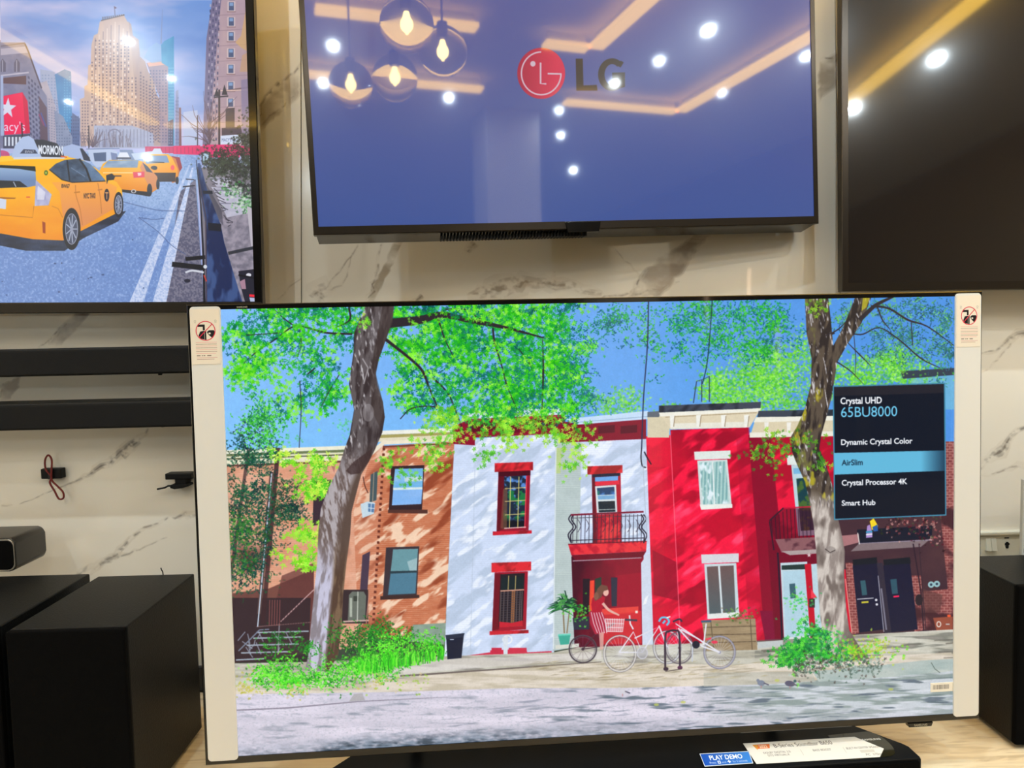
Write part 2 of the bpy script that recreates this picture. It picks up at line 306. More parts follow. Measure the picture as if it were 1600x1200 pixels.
    for k in range(18): c.line([(896 + k * 6.3, 804), (895 + k * 6.3, 849)], .9, (40, 34, 52))
    for k in range(8):
        x = 903 + k * 13; c.line([(x, 812), (x + 5, 822), (x, 832)], .8, (52, 44, 62), smooth=2)
    for q in ((893, -1), (1006, 1)):
        for o_ in (0, 4): c.line([(q[0] - q[1] * o_, 804), (q[0] + q[1] * (4 - o_), 812), (q[0] - q[1] * (o_ + 3), 824), (q[0] + q[1] * (5 - o_), 836), (q[0], 849)], 1.8, (34, 30, 50), smooth=4)
    c.line([(892, 805), (1006, 800)], 2.6, (120, 14, 44)); c.line([(893, 845), (1008, 841)], 1.2, (40, 34, 52)); c.line([(894, 810), (1006, 806)], .8, (60, 50, 62))
    # ---------------- red house
    dd = c.noise(46, 15, 41, 3, -ang)
    rd = c.mix((196, 8, 46), (160, 4, 40), (c.noise(50, 40, 42) - .4) * 4); rl = c.mix(rd, (246, 22, 66), (dd - .47) * 9)
    rl = c.mix(rl, (255, 70, 110), (dd - .68) * 8)
    c.poly([(1010, 682), (1050, 680), (1066, 1010), (1022, 1010)], c.mix(rl, (238, 20, 60), 0 * c.a[..., 0] + .35)); c.poly([(1020, 860), (1060, 880), (1064, 940), (1022, 930)], (140, 6, 42), .7)
    c.poly([(1012, 682), (1048, 681), (1049, 730), (1012, 730)], (236, 24, 60), .5)
    c.poly([(1048, 672), (1170, 668), (1197, 1004), (1064, 1010)], rl); c.poly([(1150, 670), (1172, 668), (1197, 1000), (1172, 1000)], (176, 6, 48), .45); c.line([(1048, 680), (1064, 1005)], 1.4, (255, 110, 130), .8)
    c.poly([(1170, 680), (1305, 676), (1335, 990), (1196, 1004)], (140, 4, 42)); c.poly([(1205, 683), (1306, 678), (1312, 850), (1222, 850)], c.mix((178, 8, 44), (238, 20, 62), (dd - .5) * 8)); c.poly([(1188, 955), (1221, 955), (1222, 1003), (1197, 1004)], (128, 8, 54))
    c.poly([(1200, 845), (1330, 838), (1338, 1000), (1212, 1004)], (116, 4, 38))
    # its cornice
    c.poly([(1012, 650), (1048, 648), (1046, 684), (1012, 684)], (214, 204, 176)); c.poly([(1012, 644), (1034, 642), (1030, 652), (1012, 652)], (96, 104, 116)); c.poly([(1030, 634), (1190, 628), (1189, 638), (1030, 645)], c.mix((66, 72, 88), (36, 40, 52), (c.noise(14, 30, 43, 2, .7) - .45) * 6))
    c.poly([(1030, 645), (1190, 638), (1172, 668), (1048, 671)], (222, 210, 182)); c.poly([(1030, 645), (1190, 638), (1188, 643), (1032, 651)], (240, 238, 226)); c.poly([(1048, 662), (1172, 659), (1170, 668), (1048, 671)], (230, 228, 214)); c.line([(1040, 652), (1183, 645)], 1, (160, 140, 110))
    for x in (1050, 1091, 1130, 1166): c.poly([(x - 3, 649), (x + 5, 648), (x + 3, 668), (x - 2, 668)], (240, 240, 232)); c.line([(x + 5, 650), (x + 3, 667)], 1.2, (150, 130, 104))
    c.poly([(1186, 642), (1308, 640), (1308, 651), (1184, 652)], c.mix((62, 70, 84), (36, 42, 52), (c.noise(14, 30, 44, 2, .7) - .45) * 6)); c.poly([(1182, 652), (1306, 650), (1304, 682), (1172, 684)], (218, 206, 176)); c.poly([(1182, 652), (1306, 650), (1305, 657), (1178, 660)], (238, 236, 222)); c.poly([(1172, 676), (1304, 674), (1304, 681), (1172, 684)], (234, 230, 216))
    for x in (1198, 1233, 1268): c.poly([(x - 3, 660), (x + 4, 660), (x + 2, 679), (x - 2, 679)], (238, 236, 228))
    # its windows
    wht = (222, 230, 226)
    c.poly([(1085, 706), (1142, 704), (1142, 717), (1086, 719)], wht); c.poly([(1090, 720), (1137, 718), (1144, 790), (1095, 793)], (206, 220, 220)); cu = c.mix((120, 168, 172), (176, 212, 208), (np.sin(c.X * 1.1 + c.Y * .04) * .5 + .5) + 0 * c.Y); cu = c.mix(cu, (222, 238, 245), (c.noise(8, 14, 45) - .58) * 8)
    c.poly([(1093, 723), (1134, 721), (1140, 787), (1099, 789)], cu); c.line([(1114, 722), (1117, 788)], 2, (226, 236, 236)); c.poly([(1094, 789), (1145, 788), (1145, 794), (1096, 797)], (236, 238, 232))
    c.poly([(1096, 867), (1155, 865), (1155, 879), (1097, 881)], (214, 214, 222)); c.poly([(1101, 882), (1151, 880), (1156, 964), (1106, 968)], (200, 216, 222)); c.poly([(1105, 886), (1147, 884), (1150, 957), (1109, 960)], c.mix((108, 88, 88), (84, 98, 104), (c.Y - 890) / 70 + 0 * c.X)); c.line([(1124, 885), (1129, 959)], 3, (212, 224, 230)); c.poly([(1106, 960), (1156, 957), (1156, 965), (1107, 968)], (226, 230, 228))
    c.poly([(1230, 712), (1250, 711), (1250, 727), (1231, 727)], wht); c.poly([(1237, 727), (1282, 725), (1290, 836), (1248, 838)], (186, 212, 222)); c.poly([(1240, 732), (1262, 731), (1264, 740), (1241, 741)], (120, 180, 220)); c.poly([(1245, 748), (1275, 746), (1282, 828), (1252, 830)], c.mix((20, 62, 72), (70, 104, 50), (c.noise(8, 8, 46) - .5) * 6))
    # right balcony
    c.poly([(1203, 815), (1225, 795), (1300, 793), (1300, 838), (1212, 845)], (80, 0, 30), .55)
    for k in range(16): c.line([(1206 + k * 6, 812 - min(k, 4) * 4), (1208 + k * 6, 843)], .9, (36, 22, 40))
    c.line([(1203, 814), (1225, 794)], 2.2, (50, 26, 44)); c.line([(1225, 794), (1300, 791)], 2, (200, 20, 60)); c.line([(1203, 815), (1210, 860)], 2, (50, 22, 40))
    bs = c.mix((140, 92, 98), (92, 50, 62), (c.noise(12, 10, 47) - .42) * 6)
    c.poly([(1212, 843), (1345, 836), (1342, 856), (1222, 864)], bs); c.poly([(1222, 862), (1342, 855), (1330, 862), (1235, 868)], (176, 160, 160))
    # doors beneath
    c.poly([(1220, 880), (1262, 878), (1270, 1000), (1226, 1004)], (196, 216, 226)); c.poly([(1222, 884), (1258, 882), (1259, 890), (1222, 891)], (36, 56, 56)); c.poly([(1224, 893), (1258, 891), (1266, 994), (1228, 997)], (176, 208, 224)); c.poly([(1234, 913), (1243, 912), (1245, 935), (1236, 936)], (60, 96, 112)); c.poly([(1228, 997), (1266, 994), (1266, 1000), (1228, 1003)], (214, 220, 220))
    c.poly([(1268, 882), (1292, 880), (1300, 990), (1274, 994)], (186, 212, 224)); c.poly([(1258, 882), (1268, 881), (1276, 996), (1267, 998)], (196, 14, 44)); c.rect(1265, 936, 1274, 950, (60, 50, 50)); c.line([(1216, 864), (1220, 935), (1223, 1004)], 2.6, (34, 20, 44)); c.poly([(1268, 921), (1278, 935), (1268, 935)], (240, 60, 80))
    t_ = [(1265 + 4 * math.cos(math.radians(a)) * (1 if i % 2 == 0 else .4), 868 + 4 * math.sin(math.radians(a)) * (1 if i % 2 == 0 else .4)) for i, a in enumerate(range(-90, 270, 36))]; c.poly(t_, (220, 200, 200))
    # ---------------- dark porch at the right
    c.poly([(1310, 812), (1492, 800), (1492, 1000), (1330, 1000)], c.mix((58, 36, 50), (84, 54, 58), c.noise(60, 40, 48)))
    bk = c.mix((158, 88, 84), (120, 56, 60), c.noise(6, 6, 49)); mort = np.maximum((np.mod(c.Y, 4.2) < 1.0), ((np.mod(c.X + np.floor(c.Y / 4.2) * 4.5, 9) < 1.2))).astype(np.float32)
    bk = c.mix(bk, (206, 150, 140), mort * .6); bk2 = c.mix(bk, (70, 36, 44), (c.noise(22, 30, 50, 2, -.8) - .42) * 6)
    c.poly([(1478, 690), (1492, 690), (1492, 800), (1478, 800)], bk); c.poly([(1470, 800), (1492, 790), (1492, 940), (1482, 920)], bk2); c.poly([(1420, 900), (1440, 900), (1446, 985), (1430, 988)], bk2); c.poly([(1440, 925), (1492, 920), (1492, 990), (1445, 985)], bk2); c.poly([(1440, 920), (1474, 930), (1470, 958), (1440, 958)], (96, 60, 60), .7)
    c.poly([(1318, 890), (1322, 890), (1332, 990), (1322, 990)], (214, 20, 50)); c.poly([(1322, 880), (1333, 880), (1343, 990), (1332, 992)], bk); c.line([(1322, 905), (1332, 990)], 1.2, (230, 180, 160))
    c.poly([(1340, 828), (1458, 822), (1457, 842), (1342, 850)], (22, 26, 44)); c.line([(1342, 850), (1458, 844)], 1.6, (150, 140, 160)); c.poly([(1343, 850), (1452, 845), (1440, 855), (1330, 862)], (128, 112, 116)); c.poly([(1310, 838), (1343, 835), (1343, 848), (1312, 856)], (170, 116, 120)); c.line([(1341, 833), (1344, 851)], 1.6, (220, 214, 210))
    leaves(c, [(1395, 818, 18, 10, 1), (1435, 820, 20, 12, 1), (1456, 836, 6, 24, .7)], 170, st3, [(90, 20, 40), (180, 90, 90), (220, 160, 150), (60, 80, 40), (40, 20, 30)], 51, clump=8)
    c.poly([(1360, 815), (1366, 810), (1373, 822), (1370, 830), (1363, 828)], (244, 214, 40)); c.poly([(1364, 824), (1372, 820), (1373, 830), (1366, 831)], (40, 90, 160)); c.poly([(1356, 822), (1360, 820), (1364, 832), (1364, 840), (1354, 841)], (172, 140, 204)); c.line([(1354, 832), (1364, 831)], 3, (60, 150, 190)); c.line([(1354, 836), (1364, 835)], 2, (230, 230, 240))
    for (x, w0, pt) in ((1333, 38, (1348, 0)), (1381, 42, (0, 0))):
        c.poly([(x, 884), (x + w0, 880), (x + w0 + 12, 984), (x + 11, 989)], (26, 26, 52)); c.poly([(x, 875), (x + w0, 871), (x + w0 + 1, 881), (x + 1, 884)], (24, 28, 38))
    c.poly([(1345, 908), (1353, 907), (1356, 930), (1348, 931)], (52, 92, 104)); c.poly([(1392, 906), (1402, 905), (1404, 928), (1395, 929)], (48, 84, 100)); c.line([(1347, 942), (1358, 941)], 3, (200, 190, 60)); c.line([(1397, 933), (1406, 932)], 2.5, (250, 40, 90)); c.line([(1340, 937), (1366, 935)], 1.5, (190, 190, 200)); c.ell(1370, 938, 2, 2, (220, 220, 230)); c.ell(1371, 945, 2, 2, (220, 220, 230))
    c.poly([(1371, 880), (1380, 880), (1394, 990), (1383, 992)], (50, 44, 60)); c.line([(1378, 920), (1386, 985)], 2.5, (170, 170, 190), .6); c.line([(1373, 900), (1382, 988)], 1.2, (200, 200, 214), .8)
    c.line([(1428, 850), (1440, 925), (1445, 992)], 2, (46, 30, 44)); c.line([(1437, 850), (1448, 990)], 1.4, (56, 38, 50)); c.ell(1456, 914, 5, 5, (150, 190, 196)); c.ell(1465, 913, 5, 5, (150, 190, 196)); c.ell(1456, 914, 2, 2, (50, 60, 80)); c.ell(1465, 913, 2, 2, (50, 60, 80)); c.ell(1437, 938, 6, 9, (44, 34, 42))
    c.poly([(1459, 966), (1490, 964), (1490, 993), (1466, 992)], (150, 78, 60)); c.ringe(1468, 976, 3, 4, 1.6, (230, 220, 210)); c.line([(1479, 976), (1485, 976)], 2, (200, 200, 200)); c.ell(1484, 963, 3, 2, (240, 90, 50))
    # ---------------- ground
    hg = c.noise(120, 10, 60); hg2 = c.noise(44, 5, 61); hg3 = c.noise(3, 1.6, 62, 2)
    side_ = c.mix((206, 204, 192), (178, 174, 158), (hg - .4) * 4); side_ = c.mix(side_, (116, 120, 110), ((hg2 - .5) * 6) * (c.X > 1180))
    side_ = c.mix(side_, (150, 146, 138), ((hg2 - .56) * 5))
    c.poly([(340, 1038), (480, 1035), (700, 1026), (866, 1020), (905, 1012), (1022, 1008), (1200, 1002), (1345, 992), (1492, 984), (1492, 1140), (340, 1200)], side_)
    c.poly([(340, 1074), (560, 1070), (700, 1052), (940, 1036), (1150, 1040), (1200, 1035), (1492, 1020), (1492, 1050), (1100, 1075), (700, 1090), (340, 1100)], c.mix((222, 212, 198), (196, 186, 166), (hg2 - .4) * 4))
    road = c.mix((222, 216, 232), (204, 200, 216), (hg - .35) * 4); road = c.mix(road, (176, 180, 194), (hg3 - .56) * 2.4)
    teal = c.mix((140, 156, 156), (196, 204, 212), (c.noise(50, 6, 63) - .42) * 7); mk = ((c.X - 1060) / 160).clip(0, 1) * (1 - ((c.Y - 1100) / 60).clip(0, .75))
    road = c.mix(road, teal, mk); road = c.mix(road, (96, 112, 128), (c.noise(40, 5, 64) - .64) * 9 * ((c.X - 760) / 300).clip(.25, 1))
    c.poly([(340, 1086), (620, 1082), (800, 1076), (960, 1076), (1200, 1070), (1300, 1062), (1400, 1054), (1492, 1046), (1492, 1150), (340, 1200)], road)
    kerb = c.mix((150, 172, 172), (200, 206, 200), c.noise(40, 8, 65)); c.poly([(1270, 1050), (1380, 1040), (1440, 1033), (1492, 1030), (1492, 1049), (1400, 1058), (1280, 1066)], kerb); c.line([(1456, 1036), (1462, 1046), (1470, 1052)], 1, (80, 96, 90)); c.line([(1280, 1048), (1282, 1062)], 1.2, (90, 110, 100)); c.poly([(1100, 1052), (1270, 1050), (1275, 1066), (1100, 1074)], c.mix((200, 200, 190), (160, 160, 150), hg2), .7)
    c.line([(625, 1057), (660, 1055), (700, 1052), (800, 1045), (940, 1035)], [2.5, 3, 2.5, 2, 1.2], (110, 100, 96)); c.line([(340, 1112), (450, 1107), (560, 1097), (700, 1090)], [2, 2.2, 1.6, .6], (140, 134, 150))
    c.poly([(628, 1040), (700, 1030), (790, 1028), (940, 1018), (940, 1030), (700, 1048), (630, 1054)], (222, 216, 214), .6)
    fr = c.noise(10, 4, 66); mkb = (1184 - (c.X - 374) * .0605 - c.Y)      # dark verge along the lower edge of the picture
    dk = c.mix((124, 140, 160), (56, 74, 92), (c.noise(24, 5, 67) - .4) * 4)
    c.a[:] = np.where((c.Y > 1040)[..., None], c.mix(c.a, dk, ((26 - mkb) / 16) * (fr * 1.6).clip(0, 1) * .95 * (1 - ((c.X - 640) / 500).clip(0, 1)) * (.35 + .65 * ((c.X - 480) / 60).clip(0, 1))), c.a)
    for i in range(46):
        x = rng.uniform(680, 1110); y = rng.uniform(1098, 1142) - (x - 700) * .02; L = rng.uniform(14, 50); c.line([(x, y), (x + L * .5, y - L * .03), (x + L, y - L * .1)], [.4, rng.uniform(1.2, 3), .3], (128, 136, 156), .55)
    for i in range(70):
        x = rng.uniform(1060, 1480); y = rng.uniform(1066, 1128) - (x - 1100) * .03; L = rng.uniform(14, 60); c.line([(x, y), (x + L * .5, y - L * .02), (x + L, y - L * .06)], [.4, rng.uniform(1.5, 4), .3], (88, 108, 116) if i % 2 else (222, 226, 236), .5)
    for i in range(150):
        x = rng.uniform(820, 1200); y = rng.uniform(1032, 1064); L = rng.uniform(6, 34); c.line([(x, y), (x + L * .5, y - 1 + rng.uniform(-1, 1)), (x + L, y - 2)], [.3, rng.uniform(.8, 2.4), .3], rng.choice([(150, 138, 108), (128, 116, 92), (176, 160, 110)]), .4)
    for i in range(36):
        x = rng.uniform(1180, 1490); y = rng.uniform(1000, 1034); L = rng.uniform(14, 50); c.line([(x, y), (x + L, y - 2)], rng.uniform(1, 3), (96, 92, 84) if i % 3 else (226, 218, 196), .6)
    c.poly([(545, 1097), (553, 1085), (566, 1084), (570, 1095)], (150, 148, 140), .5)
    # planter of planks
    pk = c.mix((176, 156, 124), (140, 120, 92), c.noise(24, 2.5, 68)); c.poly([(1097, 970), (1181, 967), (1184, 1016), (1104, 1018)], pk)
    for y in (981, 993, 1005): c.line([(1100, y), (1182, y - 2)], 1, (90, 76, 60))
    c.line([(1111, 970), (1116, 1018)], 1.4, (104, 90, 70)); c.line([(1173, 968), (1176, 1016)], 1.4, (104, 90, 70)); c.poly([(1184, 1004), (1224, 1001), (1224, 1010), (1185, 1014)], (190, 196, 196))
    # stairs at the far left
    c.poly([(362, 935), (485, 935), (482, 1035), (366, 1036)], (48, 34, 42), .9)
    for k, (y, x0, x1) in enumerate(((988, 400, 482), (997, 395, 470), (1008, 385, 466), (1020, 376, 450), (1031, 368, 412))): c.line([(x0, y + 1), (x1, y - 1)], 2.2, (160, 172, 186)); 
    for i in range(14): x = 368 + rng.random() * 80; y = 985 + rng.random() * 30; c.line([(x, y), (x + rng.uniform(-18, 18), y + rng.uniform(8, 20))], 1.6, (150, 160, 178), .8)
    c.line([(372, 1018), (405, 985), (420, 984)], 2, (120, 130, 150)); c.line([(436, 975), (434, 1020)], 1.5, (150, 150, 160)); c.line([(438, 972), (490, 922)], 1.6, (200, 160, 160)); c.line([(400, 980), (485, 973)], 1.4, (120, 90, 90))
    for k in range(16): c.line([(421 + k * 4, 938), (420 + k * 4, 978)], 1, (176, 96, 90) if k < 5 else (60, 34, 40), .8)
    c.line([(424, 738), (404, 960)], 6, (88, 66, 66)); c.line([(424, 740), (402, 980)], 1.8, (198, 214, 232)); c.line([(434, 700), (410, 975)], 7, (60, 34, 40), .85); c.line([(388, 700), (360, 900)], 5, (50, 40, 44), .7)
    # ---------------- dark spruce at the left
    dg = [(12, 44, 50), (10, 66, 58), (16, 84, 64), (24, 104, 60), (36, 60, 40)]
    leaves(c, [(400, 700, 34, 40, 1.2), (385, 730, 40, 36, 1), (430, 770, 46, 22, 1.1), (380, 800, 34, 40, 1.2), (450, 800, 20, 14, .5), (375, 870, 22, 60, 1), (420, 830, 26, 24, .6), (410, 880, 22, 40, .5)], 2500, sl + st3, dg, 71, jit=8, clump=16)
    leaves(c, [(374, 850, 16, 50, 1), (400, 840, 20, 30, .6)], 320, st3, [(30, 120, 40), (60, 150, 50), (40, 90, 40)], 72)
    leaves(c, [(420, 640, 22, 30, 1), (410, 670, 26, 22, 1), (400, 600, 14, 30, .4)], 620, sl + st3, [(20, 120, 60), (40, 170, 40), (80, 220, 50), (110, 230, 60)], 73)
    # ---------------- upper foliage and branches
    gr = [(0, 92, 96), (4, 124, 76), (14, 160, 44), (44, 192, 24), (78, 216, 24), (112, 232, 36), (150, 240, 70)]
    bl = [(0, 92, 116), (8, 120, 100), (24, 156, 84), (54, 190, 50), (24, 104, 140)]
    dk_ = (44, 36, 44)
    big = [(400, 500, 60, 28, 1.2), (460, 500, 60, 34, 1.6), (385, 545, 40, 34, .9), (380, 590, 34, 30, .8), (420, 575, 50, 34, .9), (500, 540, 46, 46, 1.5), (540, 500, 30, 30, 1), (480, 620, 44, 44, 1), (530, 600, 26, 40, .6),
           (640, 510, 50, 34, 1.4), (700, 510, 60, 34, 2), (760, 510, 60, 36, 2.2), (820, 500, 50, 32, 2), (880, 500, 46, 28, 1.2), (700, 560, 60, 40, 2), (770, 570, 60, 46, 2.6), (840, 570, 60, 46, 2.6), (890, 560, 40, 46, 1.2), (650, 570, 40, 40, 1.2), (640, 610, 34, 26, .6), (690, 620, 50, 30, 1), (760, 630, 60, 28, 1.5), (830, 630, 60, 30, 1.8), (885, 620, 34, 38, 1)]
    leaves(c, big, 3600, sl + st5, gr[:4], 80, clump=18)
    leaves(c, big, 4000, st5, gr[1:], 81, clump=22)
    for p, wd in (([(600, 506), (655, 500), (690, 492), (740, 502), (790, 512), (850, 528)], [15, 13, 9, 8, 5, 2]), ([(602, 530), (640, 560), (660, 580), (672, 610), (684, 637)], [5, 4, 4, 3, 2]), ([(684, 490), (700, 483), (725, 483), (745, 495), (755, 500)], [2, 2, 2, 2, 1]), ([(770, 512), (773, 535), (785, 575), (793, 605), (808, 640)], [3, 3, 2, 2, 1]), ([(848, 530), (849, 580), (847, 640)], [1, 3, 1]), ([(684, 496), (695, 530), (710, 560)], [3, 2, 1]), ([(676, 590), (700, 615), (715, 650), (730, 690)], [3, 2, 1.5, .8]), ([(810, 545), (826, 565), (832, 580)], [1, 2, .6]), ([(550, 522), (510, 520), (480, 512), (458, 510), (430, 530), (400, 550), (380, 568)], [3, 3, 2.5, 2, 2, 1.6, .8]), ([(460, 510), (440, 495), (425, 480)], [2, 1.5, 1]), ([(468, 512), (470, 540), (463, 560)], [1.4, 1.2, .6]), ([(380, 524), (440, 520)], 1.2), ([(468, 595), (470, 640), (467, 700)], [1.4, 1.2, 1]), ([(530, 585), (512, 615), (500, 640)], [1.4, 1.2, .6]), ([(625, 655), (640, 640), (660, 635), (683, 636)], [1.5, 1.5, 1.5, 2]), ([(545, 480), (546, 500), (524, 512)], [3, 3, 1]), ([(492, 575), (480, 585)], 2)):
        c.line(p, wd, dk_, smooth=5)
    leaves(c, big, 1300, st5, gr[2:], 79, clump=10)
    leaves(c, [(b[0], 474, b[2], 12, b[2] / 60) for b in big if b[1] < 520], 900, st5, gr, 89)
    leaves(c, [(900, 570, 34, 60, 1), (925, 610, 16, 24, .4), (930, 510, 22, 24, .5), (960, 500, 40, 20, .5), (440, 580, 80, 60, .8), (660, 600, 40, 30, .5), (780, 600, 90, 40, 1)], 900, sl, bl, 82)
    leaves(c, [(970, 490, 28, 20, .7), (1000, 530, 30, 30, .5), (1010, 490, 20, 20, .4), (1045, 500, 30, 30, .8), (1060, 545, 20, 24, .5), (1028, 560, 12, 30, .3), (1090, 490, 40, 22, 1.2), (1130, 500, 40, 34, 1.2), (1180, 500, 50, 36, 1.6), (1225, 510, 36, 40, 1.4), (1140, 540, 40, 18, .8), (1195, 545, 30, 18, .8), (1100, 560, 10, 24, .3)], 1900, sl + st3, bl + gr[2:5], 83)
    leaves(c, [(1100, 490, 18, 34, .6), (1180, 545, 22, 14, .5), (1210, 500, 30, 20, .5)], 320, st3, gr[1:5], 84)
    leaves(c, [(1330, 490, 30, 26, .7), (1380, 500, 50, 30, 1), (1440, 510, 50, 40, 1.3), (1475, 560, 20, 50, .8), (1400, 545, 40, 22, .7)], 1250, sl, [(40, 90, 110), (40, 120, 100), (70, 150, 100), (50, 110, 140), (110, 200, 90)], 85)
    leaves(c, [(1425, 600, 40, 10, 1), (1500, 590, 20, 10, .5), (1410, 575, 30, 20, .8)], 200, st3, far, 86)
    # leaves in front of the roofs, yellower
    yl = [(70, 180, 40), (110, 210, 50), (150, 230, 50), (190, 240, 70), (120, 200, 40)]
    leaves(c, [(760, 668, 60, 14, 1.4), (830, 668, 60, 16, 1.6), (690, 660, 30, 22, .8), (880, 670, 34, 20, .9), (905, 680, 26, 16, .7), (755, 705, 10, 26, .5), (900, 715, 26, 16, .6), (880, 735, 10, 18, .3), (690, 705, 18, 22, .5), (645, 690, 46, 10, .6), (615, 720, 14, 16, .3), (680, 720, 16, 14, .5), (803, 695, 8, 8, .2), (640, 750, 10, 10, .1)], 900, st5, yl, 87, clump=11)
    leaves(c, [(485, 735, 30, 20, 1), (495, 762, 18, 10, .7), (478, 840, 18, 16, .7), (484, 880, 12, 26, .7), (450, 876, 14, 12, .4), (440, 715, 26, 10, .5)], 420, st8, [(120, 220, 30), (160, 235, 60), (90, 200, 40), (200, 240, 80)], 88, clump=10)
    # ---------------- trunks
    bark = c.noise(5, 26, 91, 3, .12); bark2 = c.noise(3, 12, 92, 3, -.15)
    L = [(577, 462), (566, 490), (553, 520), (552, 550), (545, 600), (553, 640), (546, 680), (538, 702), (529, 730), (512, 765), (501, 795), (497, 830), (495, 880), (490, 930), (485, 980), (482, 1020), (476, 1048)]
    R = [(617, 462), (613, 500), (603, 530), (592, 560), (587, 582), (589, 602), (598, 628), (601, 652), (597, 676), (586, 702), (576, 722), (564, 742), (558, 765), (549, 800), (547, 835), (541, 880), (536, 930), (533, 985), (528, 1025), (512, 1050)]
    up_ = c.mix((96, 88, 90), (56, 46, 48), (bark - .4) * 4); up_ = c.mix(up_, (190, 186, 190), (bark2 - .60) * 8 * (1 - ((c.X - 545 - (c.Y < 620) * 22) / 34).clip(0, 1)))
    xc = np.interp(c.Y[:, 0], [460, 530, 590, 640, 700, 760, 830, 900, 1050], [600, 584, 578, 586, 566, 540, 522, 520, 507])[:, None]
    low = c.mix((196, 194, 216), (140, 132, 140), (bark - .42) * 6); lowd = c.mix((122, 98, 76), (84, 62, 50), (bark - .42) * 5)
    low = c.mix(low, lowd, (c.X - xc) / 6 + .5); mid = c.mix((176, 168, 172), (108, 92, 88), (bark2 - .4) * 5); mid = c.mix(mid, (92, 74, 66), (c.X - xc) / 10 - .2)
    tk = c.mix(up_, mid, (c.Y - 690) / 60 + 0 * c.X); tk = c.mix(tk, low, (c.Y - 840) / 60 + 0 * c.X)
    c.poly(L + R[::-1], tk); c.poly([(600, 462), (617, 462), (613, 505), (603, 530), (592, 560), (587, 585), (598, 628), (601, 652), (594, 670), (580, 640), (578, 580), (588, 530)], (66, 54, 52), .6); c.poly([(566, 712), (582, 700), (576, 722), (562, 740), (548, 742), (540, 736), (552, 722)], (62, 44, 44), .75)
    c.ell(575, 645, 9, 14, (190, 186, 190), .35); c.line([(566, 560), (575, 575), (568, 600)], 2, (200, 196, 200), .6)
    leaves(c, [(568, 500, 10, 30, 1)], 40, st5, yl, 93)
    L2 = [(1258, 455), (1261, 520), (1269, 560), (1268, 600), (1258, 640), (1247, 665), (1237, 682), (1238, 705), (1247, 728), (1258, 752), (1266, 785), (1272, 820), (1276, 860), (1278, 900), (1282, 960), (1286, 990), (1276, 1040)]
    R2 = [(1294, 455), (1299, 500), (1303, 540), (1318, 512), (1341, 455), (1366, 455), (1347, 505), (1326, 536), (1309, 566), (1305, 592), (1300, 622), (1292, 652), (1284, 680), (1281, 702), (1290, 722), (1303, 762), (1308, 800), (1316, 835), (1321, 862), (1320, 900), (1323, 950), (1328, 985), (1348, 1018), (1360, 1030)]
    t1 = c.mix((92, 80, 68), (50, 42, 40), (bark - .42) * 6); t1 = c.mix(t1, (170, 158, 44), (c.noise(12, 22, 94) - .6) * 9 * (c.Y > 590)); t1 = c.mix(t1, (200, 196, 200), (bark2 - .66) * 8)
    t1 = c.mix(t1, (120, 120, 60), (c.noise(9, 16, 95) - .56) * 6 * (c.X < 1275)); t2 = c.mix((206, 196, 188), (150, 138, 132), (bark - .42) * 5); t2 = c.mix(t2, (118, 106, 100), (c.noise(14, 30, 96) - .56) * 6); t2 = c.mix(t2, (110, 96, 92), (c.X - (1300 + (c.Y - 800) * .1)) / 14 - .2)
    t1 = c.mix(t1, t2, (c.Y - 765 + (c.X - 1270) * -.2) / 30 ); c.poly(L2 + R2[::-1], t1); c.ell(1298, 860, 9, 6, (140, 130, 126), .6); c.line([(1290, 858), (1298, 864), (1306, 860)], 1.5, (80, 70, 68)); c.poly([(1350, 458), (1362, 458), (1355, 480), (1347, 486)], (190, 180, 40), .8)
    for p, wd in (([(1344, 500), (1365, 480), (1378, 472), (1400, 462)], [7, 6, 5, 3]), ([(1362, 478), (1390, 482), (1420, 500), (1450, 510), (1492, 540)], [3, 3, 3, 2, 1]), ([(1372, 480), (1380, 500), (1392, 515)], [2, 2, 1]), ([(1335, 522), (1350, 522), (1375, 512), (1405, 530), (1440, 560), (1470, 575)], [2, 2, 1.5, 2, 2, 1]), ([(1325, 535), (1345, 555), (1362, 572)], [1, 2, .6]), ([(1308, 565), (1330, 580), (1350, 600)], [2, 1.5, .5]), ([(1335, 522), (1338, 560), (1337, 590)], [1, 1, .5]), ([(1290, 525), (1310, 515), (1325, 500)], [1.5, 2, 1]), ([(1425, 503), (1427, 540)], 1.4), ([(1305, 520), (1300, 522)], 3)):
        c.line(p, wd, (52, 46, 50), smooth=4)
    leaves(c, [(1285, 480, 12, 12, 1), (1280, 700, 16, 12, .8), (1285, 725, 12, 10, .6), (1210, 700, 18, 22, 1), (1230, 690, 18, 16, .7), (1190, 715, 10, 20, .5), (1208, 735, 8, 10, .3)], 210, st5, [(60, 140, 40), (110, 190, 40), (90, 160, 40), (150, 210, 50)], 97, clump=9)
    # cables hanging down
    c.line([(1014, 460), (1012, 540), (1006, 620), (1003, 700)], 1.8, (30, 44, 80), smooth=4); c.line([(1114, 460), (1110, 520), (1105, 570), (1098, 600)], 1.5, (30, 60, 70), smooth=4); c.line([(1003, 700), (1002, 715), (1004, 728), (1010, 731)], 1.8, (30, 30, 44), smooth=4); c.line([(1007, 706), (1012, 716), (1018, 726)], 2, (30, 20, 40)); c.line([(1005, 726), (1009, 800), (1013, 850)], 1.2, (180, 190, 210))
    # ---------------- undergrowth
    gg = [(30, 130, 30), (40, 180, 30), (60, 215, 30), (90, 235, 40), (130, 245, 70)]
    leaves(c, [(560, 990, 40, 14, 1), (610, 990, 34, 14, 1), (580, 1010, 40, 14, .6), (450, 1010, 40, 14, .5)], 1000, sl + st3, [(20, 70, 30), (24, 104, 34), (30, 140, 40), (50, 170, 40)], 101)
